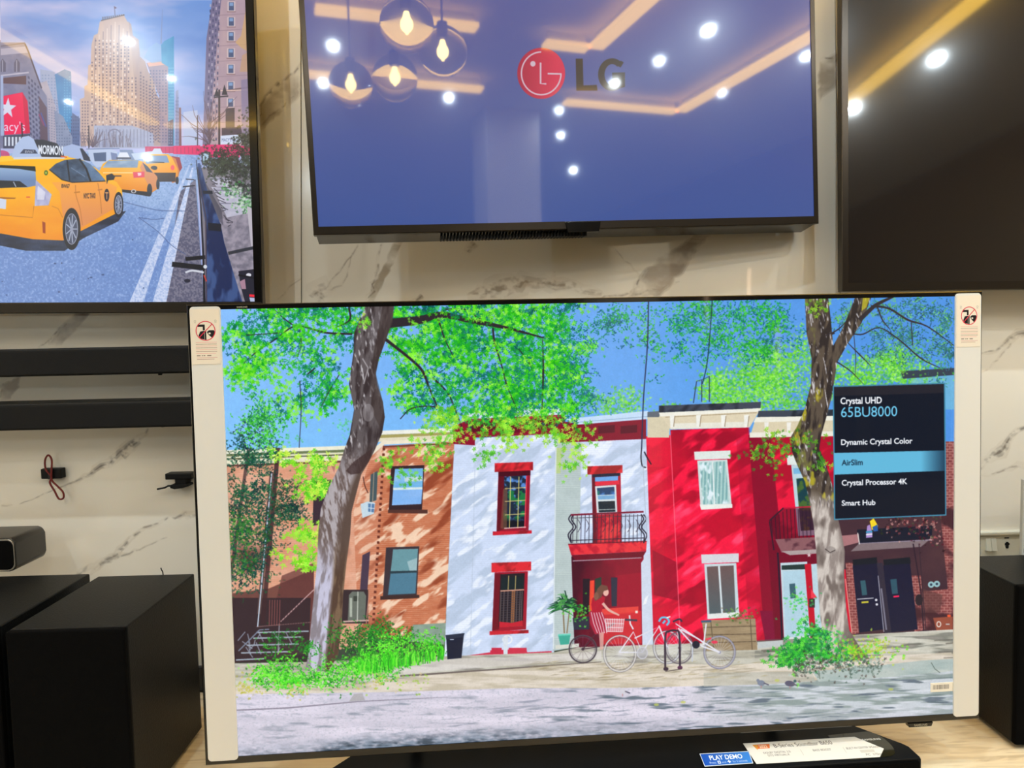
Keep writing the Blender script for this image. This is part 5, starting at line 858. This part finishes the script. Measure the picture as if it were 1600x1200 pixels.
def words(string, width, m, parent, loc, lift=.0006, stand=True, bold=.02):
    """raised lettering as a thin mesh; stand = upright facing -y, else lying face up"""
    tris, (a, b, cap) = glyphs(string, bold); k = width / (b - a); bm = bmesh.new(); cache = {}
    for t in tris:
        v = []
        for x, y in t:
            q = (round(x, 4), round(y, 4))
            if q not in cache: X, Y = (x - (a + b) / 2) * k, y * k; cache[q] = bm.verts.new((loc[0] + X, loc[1], loc[2] + Y) if stand else (loc[0] + X, loc[1] + Y, loc[2]))
            v.append(cache[q])
        try: bm.faces.new(v)
        except ValueError: pass
    e = bmesh.ops.extrude_face_region(bm, geom=bm.faces[:]); d = (0, -lift, 0) if stand else (0, 0, lift)
    bmesh.ops.translate(bm, verts=[g for g in e['geom'] if isinstance(g, bmesh.types.BMVert)], vec=d)
    return link('logo', bm, m, parent)

# ------------------------------------------------------------------ the room
x0, x1, y0, y1, zc = ROOM['x0'], ROOM['x1'], ROOM['y0'], ROOM['y1'], ROOM['z1']
struct(link('floor', B(x0, x1, y0, y1 + .1, -.1, 0), floor_m))
struct(link('ceiling', B(x0, x1, y0, y1 + .1, zc, zc + .1), ceil_paint))
struct(link('wall_left', B(x0 - .1, x0, y0, y1 + .1, 0, zc), pillar_paint))
struct(link('wall_right', B(x1, x1 + .1, y0, y1 + .1, 0, zc), mat('side_wall_paint', (142, 128, 104), .8, vary=.02, scale=6)))
struct(link('wall_front', B(x0, x1, y0 - .1, y0, 0, zc), mat('far_wall_paint', (112, 98, 78), .8, vary=.02, scale=6)))
wb = struct(link('wall_back', B(x0, x1, y1 + .008, y1 + .1, 0, zc), mat('tile_grout', (120, 104, 78), .8)))
WALLSHEET = [(-340.5, -140.3), (1824.1, -162.7), (1781.2, 1063.4), (-235.9, 1125.7)]
marble_im = to_image('marble_veins', paint_marble(), WALLSHEET, 2400, 1425)
marble = picture('polished_marble_tile', marble_im, as_base=True, rough=.14, coat=1., coat_rough=.03, spec=.5)
def seam_l(z): return -.4369 + (z - 2.388) * .0376
def seam_r(z): return .8132 - (z - 2.372) * .0253
edges = [lambda z: x0, lambda z: seam_l(z) - 1.262, seam_l, seam_r, lambda z: seam_r(z) + 1.262, lambda z: x1]
for i in range(5):
    for (za, zb) in ((0, 2.9),):
        a, b = edges[i], edges[i + 1]; g = .0011
        o = link('tile', prism([(a(za) + g, za), (b(za) - g, za), (b(zb) - g, zb), (a(zb) + g, zb)], y1, y1 + .0085, 'y', .0006), marble, wb)
        uvmap(o, lambda c_: ((c_.x + 1.6) / 3.2, (c_.z - .7) / 1.9))
struct(link('dark_strip_back', B(x0, x1, y1 - .012, y1, .752, .812, .002), dark_grey))  # dark strip along the foot of the wall, just above the counter
# glowing cove strips of the ceiling
def cove(name, a, b, label):
    t = thing(name, label, 'light', (0, 0, 0), group='warm light strips of the ceiling'); h = .034
    if abs(a[0] - b[0]) < .01: bb = B(a[0] - h, a[0] + h, min(a[1], b[1]), max(a[1], b[1]), zc - .062, zc - .045); cc = B(a[0] - .006, a[0] + .006, min(a[1], b[1]) + .01, max(a[1], b[1]) - .01, zc - .046, zc)
    else: bb = B(min(a[0], b[0]), max(a[0], b[0]), a[1] - h, a[1] + h, zc - .062, zc - .045); cc = B(min(a[0], b[0]) + .01, max(a[0], b[0]) - .01, a[1] - .006, a[1] + .006, zc - .046, zc)
    link('diffuser', bb, warm_led, t); link('channel', cc, white_plastic, t)
for a, b, CV in (((1.77, 1.5), (1.77, -.60), 'warm ceiling light strip along the right side'), ((1.75, -.62), (1.08, -.62), 'short warm ceiling strip joining the right side strip'), ((.60, -.54), (-.40, -.54), 'warm ceiling strip left of the pillar'), ((.90, .08), (.70, .08), 'shortest warm ceiling strip, at the inner corner'), ((.93, 1.0), (.93, .1), 'inner warm ceiling strip running to the marble wall'), ((.38, .16), (-.25, .16), 'inner warm ceiling strip near the glass globes'), ((-2.0, 1.5), (-2.0, -1.2), 'warm ceiling light strip along the left side'), ((-1.95, -1.25), (-1.3, -1.25), 'short warm ceiling strip joining the left side strip'), ((-1.95, 1.56), (1.72, 1.56), 'long warm strip washing the top of the marble wall')):
    cove('light_strip', a, b, CV)
for i_, (x, y, p) in enumerate(DOWN):
    t = thing('downlight', 'small round white downlight in the ceiling', 'light', (x, y, zc), group='downlights of the ceiling')
    link('rim', lathe([(.03, -.002), (.045, -.002), (.047, -.006), (.032, -.01), (.03, -.004)], (0, 0, 0)), white_plastic, t); link('reflector', lathe([(.0005, -.001), (.031, -.003), (.031, -.006), (.0005, -.004)], (0, 0, 0)), chrome, t)
for x, y in ((-.12, 1.29), (.0, 1.15), (-.205, .84), (-.09, .93)):
    t = thing('pendant_lamp', 'clear glass globe pendant with a glowing warm bulb', 'lamp', (x, y, 2.35), group='glass globe pendants')
    link('globe', lathe([(.004, -.065)] + [(.065 * math.sin(math.radians(a)), -.065 * math.cos(math.radians(a))) for a in range(15, 166, 15)] + [(.016, .066)], (0, 0, 0)), globe_glass, t, True)
    link('bulb', lathe([(.003, -.022)] + [(.015 * math.sin(math.radians(a)), -.018 * math.cos(math.radians(a))) for a in range(20, 160, 20)] + [(.006, .028)], (0, 0, 0), 14), warm_bulb, t, True)
    link('cord', tube([(0, 0, .066), (0, 0, .3), (0, 0, zc - 2.35)], .003), rubber, t); link('lamp_holder', lathe([(.004, .03), (.014, .032), (.014, .075), (.004, .078)], (0, 0, 0), 14), black_matte, t)
struct(link('square_pillar', B(.74, 1.06, -1.25, -.95, 0, zc, .004), pillar_paint))      # square white pillar behind the viewer
for y, z0_, z1_ in ((-5.05, 1.9, 2.32), (-3.45, 1.46, 1.83)):
    t = thing('wall_light', 'slim warm vertical wall light, %s along the side wall' % ('farther' if y < -4 else 'nearer'), 'lamp', (x1, y, z0_), group='slim wall lights'); link('tube', B(-.06, -.03, -.03, .03, 0, z1_ - z0_, .008), sconce, t); link('backplate', B(-.03, 0, -.04, .04, -.02, z1_ - z0_ + .02, .004), bronze, t)
for i_, (ya, yb, za, zb) in enumerate(((-1.25, -.35, .95, 1.5), (-2.1, -1.4, .8, 1.42), (-3.2, -2.35, .9, 1.75))):
    t = thing('television', ('switched-off television nearest on the side wall', 'switched-off television in the middle of the side wall', 'switched-off television farthest along the side wall')[i_], 'television', (x1 - .012, (ya + yb) / 2, (za + zb) / 2)); h = (yb - ya) / 2; v = (zb - za) / 2
    link('rear_housing', B(-.05, 0, -h + .01, h - .01, -v + .01, v - .01, .004), black_matte, t); link('screen', B(-.056, -.05, -h + .008, h - .008, -v + .008, v - .008), black_gloss, t); link('bezel', B(-.054, -.045, -h, h, -v, v, .002), black_matte, t)

# ------------------------------------------------------------------ counter
t = thing('display_counter', 'light oak topped counter along the marble wall', 'counter', (0, 1.3, 0))
TOP = .751
link('countertop', B(-3.15, 2.95, -.42, .456, TOP - .04, TOP, .003), oak, t); link('cabinet_body', B(-3.1, 2.9, -.36, .45, .08, TOP - .04), cab, t); link('plinth', B(-3.1, 2.9, -.30, .44, 0, .08), dark_grey, t)
for k in range(10): d = link('door', B(-3.08 + k * .6, -2.5 + k * .6, -.38, -.36, .1, TOP - .06, .003), cab, t); link('door_handle', B(-2.85 + k * .6, -2.73 + k * .6, -.395, -.38, TOP - .1, TOP - .09, .002), chrome, d)

# ------------------------------------------------------------------ televisions
def television(label, loc, M, x0, x1, z0, z1, l, r, b, tp, frame_m, screen_m, depth=.05, fd=.02, lowbox=True):
    t = thing('television', label, 'television', loc, M)
    link('bezel', ring(x0, x1, z0, z1, l, r, b, tp, 0, fd), frame_m, t)
    s = link('screen', B(x0 + l - .003, x1 - r + .003, .0022, fd, z0 + b - .003, z1 - tp + .003), screen_m, t)
    uvmap(s, lambda c: ((c.x - x0 - l) / (x1 - r - x0 - l), (c.z - z0 - b) / (z1 - tp - z0 - b)))
    link('back_panel', B(x0 + .004, x1 - .004, fd, fd + .012, z0 + .004, z1 - .004, .003), black_matte, t)
    w_ = x1 - x0
    if lowbox: link('rear_housing', prism([(fd + .012, z0 + .012), (depth, z0 + .03), (depth, z0 + .62 * (z1 - z0)), (fd + .012, z0 + .72 * (z1 - z0))], x0 + .12 * w_, x1 - .12 * w_, 'x', .004), black_matte, t)
    return t
# big television with the street picture, standing on the counter
street_im = to_image('street_picture', paint_street(), [(300.7, 484.2), (1527.2, 462.4), (1523.2, 1113.6), (329.8, 1184.7)], 2048, 1136)
scr_main = picture('lit_screen_street', street_im, 1.0, .15, .25, .03, .25)
MT = rot(-.0202, .0516, .0007); ML = (.1874, 1.3256, -.3445 + EYE)
tv = television('large television showing a sunny street of coloured row houses, standing on the counter', ML, MT, -.7265, .7265, -.4105, .4105, .010, .010, .013, .009, black_gloss, scr_main, .06, .022)
notice_im = to_image('press_notice', paint_notice(), None, 0, 0)
notice_m = picture('printed_notice', notice_im, as_base=True, rough=.55, coat=0, spec=.3)
for a, b, nx, nz, lb in ((-.7205, -.6685, .049, .085, 'left'), (.6715, .7215, .046, .085, 'right')):
    g = link('edge_guard', prism(rrect(a, b, -.4105 + .009, .4105 - .004, .006), -.0035, -.0002, 'y', .0006), card_white, tv)
    xa = a + (b - a - nx) / 2 + (-.001 if lb == 'left' else 0); z1_ = .4105 - .004
    n = link('notice', B(xa, xa + nx, -.0040, -.0034, z1_ - .1, z1_ - .004), notice_m, g); n['label'] = 'red no-pressing symbol above lines of small print'
    uvmap(n, lambda c, xa=xa, nx=nx, z=z1_: ((c.x - xa) / nx, (c.z - (z - .1)) / .096))
bar_im = to_image('barcode', paint_barcode(), None, 0, 0)
bc = link('barcode_sticker', B(.627, .6712, -.0008, .0006, -.352, -.3345), picture('barcode_print', bar_im, as_base=True, rough=.5, coat=0, spec=.3), tv); uvmap(bc, lambda c: ((c.x - .627) / .0442, (c.z + .352) / .0175)); bc['label'] = 'small white barcode sticker'
tab = link('logo_tab', prism([(.582, -.4105), (.632, -.4105), (.629, -.4185), (.585, -.4185)], -.001, .012, 'y', .0008), black_gloss, tv); words('SAMSUNG', .026, letter_grey, tab, (.607, -.001, -.4165), .0004)
words('SAMSUNG', .018, letter_grey, tv, (-.632, -.0001, .4035), .0004)
for s in (-1, 1):
    lg = link('leg', prism([(.04, -.385), (.04, -.402), (.10, -.406), (.125, -.492), (.145, -.492), (.118, -.385)], s * .36 - .01, s * .36 + .01, 'x', .002), black_matte, tv)
    link('foot', B(s * .36 - .012, s * .36 + .012, .12, .20, -.4990, -.488, .003), black_matte, lg)

# upper middle television with the blue start screen
mark_im = to_image('start_screen', paint_mark(), [(466.0, -144.0), (1264.1, -105.7), (1272.6, 337.7), (497.6, 354.2)], 1500, 850)
scr_mark = picture('lit_screen_blue', mark_im, .88, .24, .8, .04, .2); scr_mark.node_tree.nodes['Principled BSDF'].inputs['Coat IOR'].default_value = 1.75
GM = rot(-.0024, .1487, -.0252)
tv2 = television('television with a plain violet-blue screen, red round mark and LG letters', (.1863, 1.602, .227 + EYE), GM, -.5605, .5605, 0, .651, .011, .011, .017, .011, bronze, scr_mark, .075, .024)
link('bottom_rail', prism([(.012, -.0002), (.065, -.010), (.065, .02), (.024, .02)], -.556, .556, 'x', .001), black_gloss, tv2)
for k in range(46): 
    if k == 0: vm = bmesh.new()
    box(vm, -.30 + k * .007, -.2965 + k * .007, .02, .06, -.0115, -.004)
link('vent_slots', vm, rubber, tv2)['kind'] = 'stuff'
link('sensor_box', prism([(-.035, .016), (.045, .016), (.04, -.006), (-.03, -.006)], -.002, .012, 'y', .001), black_gloss, tv2)
link('wall_mount', B(-.15, .15, .075, .10, .2, .45, .002), black_matte, tv2)

# upper left television with the taxis
ave_im = to_image('avenue_picture', paint_avenue(), [(-675.5, -109.8), (379.7, -103.6), (397.7, 471.1), (-618.8, 475.9)], 2400, 1310)
scr_ave = picture('lit_screen_avenue', ave_im, 1.0, .2, .6, .03, .5)
tv3 = television('television showing yellow taxis in a city avenue, upper left of the wall', (-.5205, 1.66, .0649 + EYE), rot(.0098, .0011, .0157), -1.449, 0, 0, .83, .018, .018, .024, .02, black_gloss, scr_ave, .07)
link('bottom_rail', B(-1.447, -.002, -.002, .0, .001, .0225, .0008), bronze, tv3); link('wall_mount', B(-.95, -.5, .07, .11, .2, .6, .002), black_matte, tv3)

# upper right television, switched off
m_off, nt_, p_ = nodes('switched_off_screen'); p_.inputs['Base Color'].default_value = (.008, .006, .006, 1); p_.inputs['Roughness'].default_value = .2; p_.inputs['Specular IOR Level'].default_value = .2; p_.inputs['Coat IOR'].default_value = 1.65; p_.inputs['Coat Weight'].default_value = .9; p_.inputs['Coat Roughness'].default_value = .06
tv4 = television('switched-off dark television with room reflections, upper right of the wall', (.7832, 1.66, .0851 + EYE), rot(-.0379, .0082, .0086), 0, 1.449, 0, .83, .0145, .0145, .019, .02, bronze, m_off, .07)
link('wall_mount', B(.5, .95, .07, .10, .2, .6, .002), black_matte, tv4)

# ------------------------------------------------------------------ sound bars and speakers
def soundbar(label, x0, x1, y0, y1, z0, z1, group=None):
    t = thing('soundbar', label, 'soundbar', ((x0 + x1) / 2, y0, z0), group=group); w_, d, h = (x1 - x0) / 2, y1 - y0, z1 - z0
    link('housing', B(-w_, w_, .004, d, 0, h, .004, 3), black_matte, t); link('grille', B(-w_ + .012, w_ - .012, 0, .01, .003, h - .005, .002), bar_cloth, t)
    for s in (-1, 1): link('end_cap', B(s * w_ - .006 if s > 0 else -w_ - .0005, w_ + .0005 if s > 0 else -w_ + .006, .0, d - .01, .001, h - .001, .003), black_matte, t); link('wall_bracket', B(s * w_ * .6 - .03, s * w_ * .6 + .03, d - .002, 1.77 - y0, .01, h - .01, .001), black_matte, t); link('screw', lathe([(.004, -.004), (.005, -.001), (.005, .001)], (s * w_ * .45, d * .5, -.001), 10), black_matte, t)
    return t
soundbar('upper of the two long black soundbars on the wall left of the big television', -1.52, -.50, 1.665, 1.768, EYE - .0675, EYE - .0055)
soundbar('lower of the two long black soundbars on the wall left of the big television', -1.52, -.50, 1.665, 1.768, EYE - .1885, EYE - .128)
t = thing('soundbar', 'short end of a rounded dark soundbar jutting from the wall at the left picture edge', 'soundbar', (-1.062, 1.60, EYE - .4905))
link('housing', prism(rrect(-.62, 0, 0, .074, .015), .004, .11, 'y', .003), mat('charcoal_casing', (36, 34, 32), .38, coat=.2), t, True); link('grille', prism(rrect(-.612, -.005, .005, .069, .012), -.001, .01, 'y', .002), grille, t)
link('rim', prism(rrect(-.617, -.002, .002, .072, .014), .0015, .006, 'y', .001), chrome, t); link('wall_bracket', B(-.4, -.2, .109, .17, .015, .06, .002), black_matte, t)
def subwoofer(label, x0, x1, y0, y1, h, side=False):
    t = thing('subwoofer', label, 'speaker', ((x0 + x1) / 2, (y0 + y1) / 2, TOP)); w_, d = (x1 - x0) / 2, (y1 - y0) / 2
    link('cabinet', B(-w_, w_, -d + .012, d, .01, h, .0025, 2), black_vinyl, t); link('front_grille', B(-w_, w_, -d, -d + .013, .01, h, .003), grille, t)
    for a in (-1, 1):
        for b in (-1, 1): link('foot', lathe([(.012, 0), (.014, .002), (.014, .01), (.01, .0105)], (a * (w_ - .03), b * (d - .03), 0), 14), rubber, t)
    link('bass_port', lathe([(.03, 0), (.034, .002), (.034, .006), (.03, .008)], (0, 0, 0), 20), rubber, t).matrix_local = Matrix.Translation((0, d + .001, h * .45)) @ Matrix.Rotation(math.radians(90), 4, 'X')
    return t
s1 = subwoofer('tall black box subwoofer right beside the big television, left side of it', -.8684, -.6634, 1.2685, 1.5705, .353)
link('power_cable', tube(curve_pts([(.036, .155, .10), (.035, .156, .30), (.033, .156, .352), (.031, .155, .361), (.029, .156, .366)], 6), .0012), rubber, s1)
subwoofer('black box subwoofer at the left picture edge, beside another black box', -1.105, -.897, 1.29, 1.59, .353)
subwoofer('large black box speaker right of the big television, below the wall sockets', 1.018, 1.34, 1.402, 1.60, .335)
# soundbar lying in front of the television
t = thing('soundbar', 'long black soundbar lying on the counter in front of the big television', 'soundbar', (.760, 1.2875, TOP + .004), rot(0, .0516, 0))
L_ = 1.112; out = [(-L_, 0), (0, 0), (.002, .006), (.002, .040), (-.004, .052), (-.062, .122), (-.068, .128), (-L_ + .068, .128), (-L_ + .062, .122), (-L_ + .004, .052), (-L_ - .002, .040), (-L_ - .002, .006)]
HB = .056
link('housing', prism(out, 0, HB, 'z', .002), mat('soundbar_top', (9, 11, 14), .36, bump=.1, scale=500, spec=.15), t)
link('grille', B(-L_ + .004, -.004, -.004, .004, .003, HB - .004, .0015), grille, t)
ov = [(-.115 + .075 * math.cos(math.radians(a)) * .9, .045 + .062 * math.sin(math.radians(a)) * .85) for a in range(-60, 91, 10)]
link('control_panel', prism([(-.13, -.004 + .012), (-.05, .012)] + [(-.05 + .022 * math.cos(math.radians(a)), .055 + .042 * math.sin(math.radians(a))) for a in range(-60, 91, 15)] + [(-.13, .092)], HB - .001, HB + .0006, 'z'), mat('glossy_olive_panel', (34, 33, 20), .12, coat=.6), t)
words('SAMSUNG', .036, letter_white, t, (-.055, .066, HB + .0007), .0004, stand=False)
def lay_label(name, im, quad, outline, label, z=HB + .0012, th=.0006):
    inv = t.matrix_world.inverted(); q = [inv @ Vector((x, y, EYE - .789)) for x, y in quad]; k = [inv @ Vector((x, y, EYE - .789)) for x, y in outline]
    o = link(name, prism([(v.x, v.y) for v in k], z, z + th, 'z'), picture(name + '_print', im, as_base=True, rough=.4, coat=.1, spec=.4), t)
    Hm = np.linalg.inv(homography([(v.x, v.y) for v in q]))
    def f(c): v = Hm @ np.array([c.x, c.y, 1]); return (v[0] / v[2], 1 - v[1] / v[2])
    uvmap(o, f); o['label'] = label
lay_label('spec_card', to_image('spec_card', paint_card(), None, 0, 0), [(.453, 1.3519), (.7195, 1.365), (.7075, 1.2945), (.455, 1.2843)], [(.455, 1.2843), (.6872, 1.2936), (.7082, 1.3198), (.6734, 1.3627), (.453, 1.3519)], 'white card naming the soundbar, with one pointed end')
lay_label('demo_sticker', to_image('demo_sticker', paint_demo(), None, 0, 0), [(.3612, 1.3226), (.4551, 1.3257), (.4499, 1.2866), (.3593, 1.2817)], [(.3593, 1.2817), (.4499, 1.2866), (.4551, 1.3257), (.3612, 1.3226)], 'blue sticker reading PLAY DEMO')

# ------------------------------------------------------------------ small things on the wall
YW = 1.77
t = thing('cable_clip', 'small black wall clip with a dark red cord looped through it', 'clip', (-1.065, YW, EYE - .303))
link('block', B(-.024, .024, -.02, 0, -.0115, .0125, .002), black_matte, t)
link('strap', B(-.006, .006, -.0225, -.0195, -.012, .0125, .0008), rubber, t)
link('cord', tube(curve_pts([(.002, -.022, -.006), (-.0085, -.024, .012), (-.0095, -.023, .034), (-.002, -.022, .0455), (.006, -.023, .034), (.005, -.025, .008), (.004, -.024, -.014), (.016, -.022, -.03), (.0265, -.021, -.044), (.026, -.02, -.058), (.016, -.021, -.0595), (.008, -.023, -.04), (-.001, -.024, -.02)], 8, True), .0022, 8, True), cord_red, t, True)
t = thing('wall_bracket', 'small black mounting bracket on the marble beside the big television', 'bracket', (-.765, YW, EYE - .322))
link('bar', B(-.028, .034, -.03, 0, .0, .0145, .002), black_matte, t); link('neck', B(-.006, .02, -.028, 0, -.012, .001, .001), black_matte, t); link('plate', prism([(-.014, -.012), (.026, -.011), (.028, -.016), (.014, -.02), (-.006, -.0225), (-.016, -.019)], -.034, -.004, 'y', .001), black_matte, t); link('arm', tube([(-.052, -.02, -.0235), (-.034, -.021, -.0205), (-.026, -.021, -.0165), (-.012, -.02, -.0165)], .0022), black_matte, t)
# socket strip
t = thing('socket_panel', 'cream wall panel with two rocker switches and a universal socket', 'socket', (1.17, YW, EYE - .588))
link('plate', B(0, .30, -.014, 0, 0, .074, .003), white_plastic, t); link('ledge', B(-.01, .32, -.02, 0, .0745, .084, .003), ledge_white, t)
link('lower_ledge', B(-.01, .12, -.02, 0, -.007, 0, .002), ledge_white, t)
for xa in (.0185, .032): link('switch', prism([(-.0135, .037), (-.021, .037), (-.0155, .067), (-.0135, .067)], xa, xa + .0125, 'x', .0008), ledge_white, t)
link('slot', B(.0655, .077, -.0145, -.0135, .0655, .0685), rubber, t)
kb = bmesh.new(); box(kb, .0695, .0755, -.0145, -.0135, .041, .057, .0018); box(kb, .067, .078, -.0145, -.0135, .049, .0545, .0018); link('socket_hole', kb, rubber, t)
t = thing('power_plug', 'black plug with cable lying on the big speaker below the sockets', 'plug', (1.235, 1.575, TOP + .335))
link('plug_body', prism([(-.02, .0), (.02, .0), (.026, .006), (.024, .017), (.005, .022), (-.018, .02), (-.024, .012), (-.024, .004)], -.014, .012, 'y', .003), rubber, t)
link('cable', tube(curve_pts([(.022, 0, .010), (.05, .01, .008), (.075, .005, .006), (.098, -.03, .006)], 6), .0045), rubber, t)
t = thing('monitor', 'black switched-off screen at the right picture edge', 'monitor', (1.346, 1.60, EYE - .358))
for nm, q in (('rear_housing', B(-.160, .25, .008, .03, -.150, .005, .003)), ('screen', B(-.176, .25, .0, .01, -.153, .01))): link(nm, q, black_gloss if nm == 'screen' else black_matte, t)
link('bezel', ring(-.18, .254, -.158, .014, .004, .004, .006, .004, -.001, .008), mat('silver_edge', (190, 190, 184), .3), t)
link('stand', B(.02, .12, .015, .03, -.18, -.15), black_matte, t)
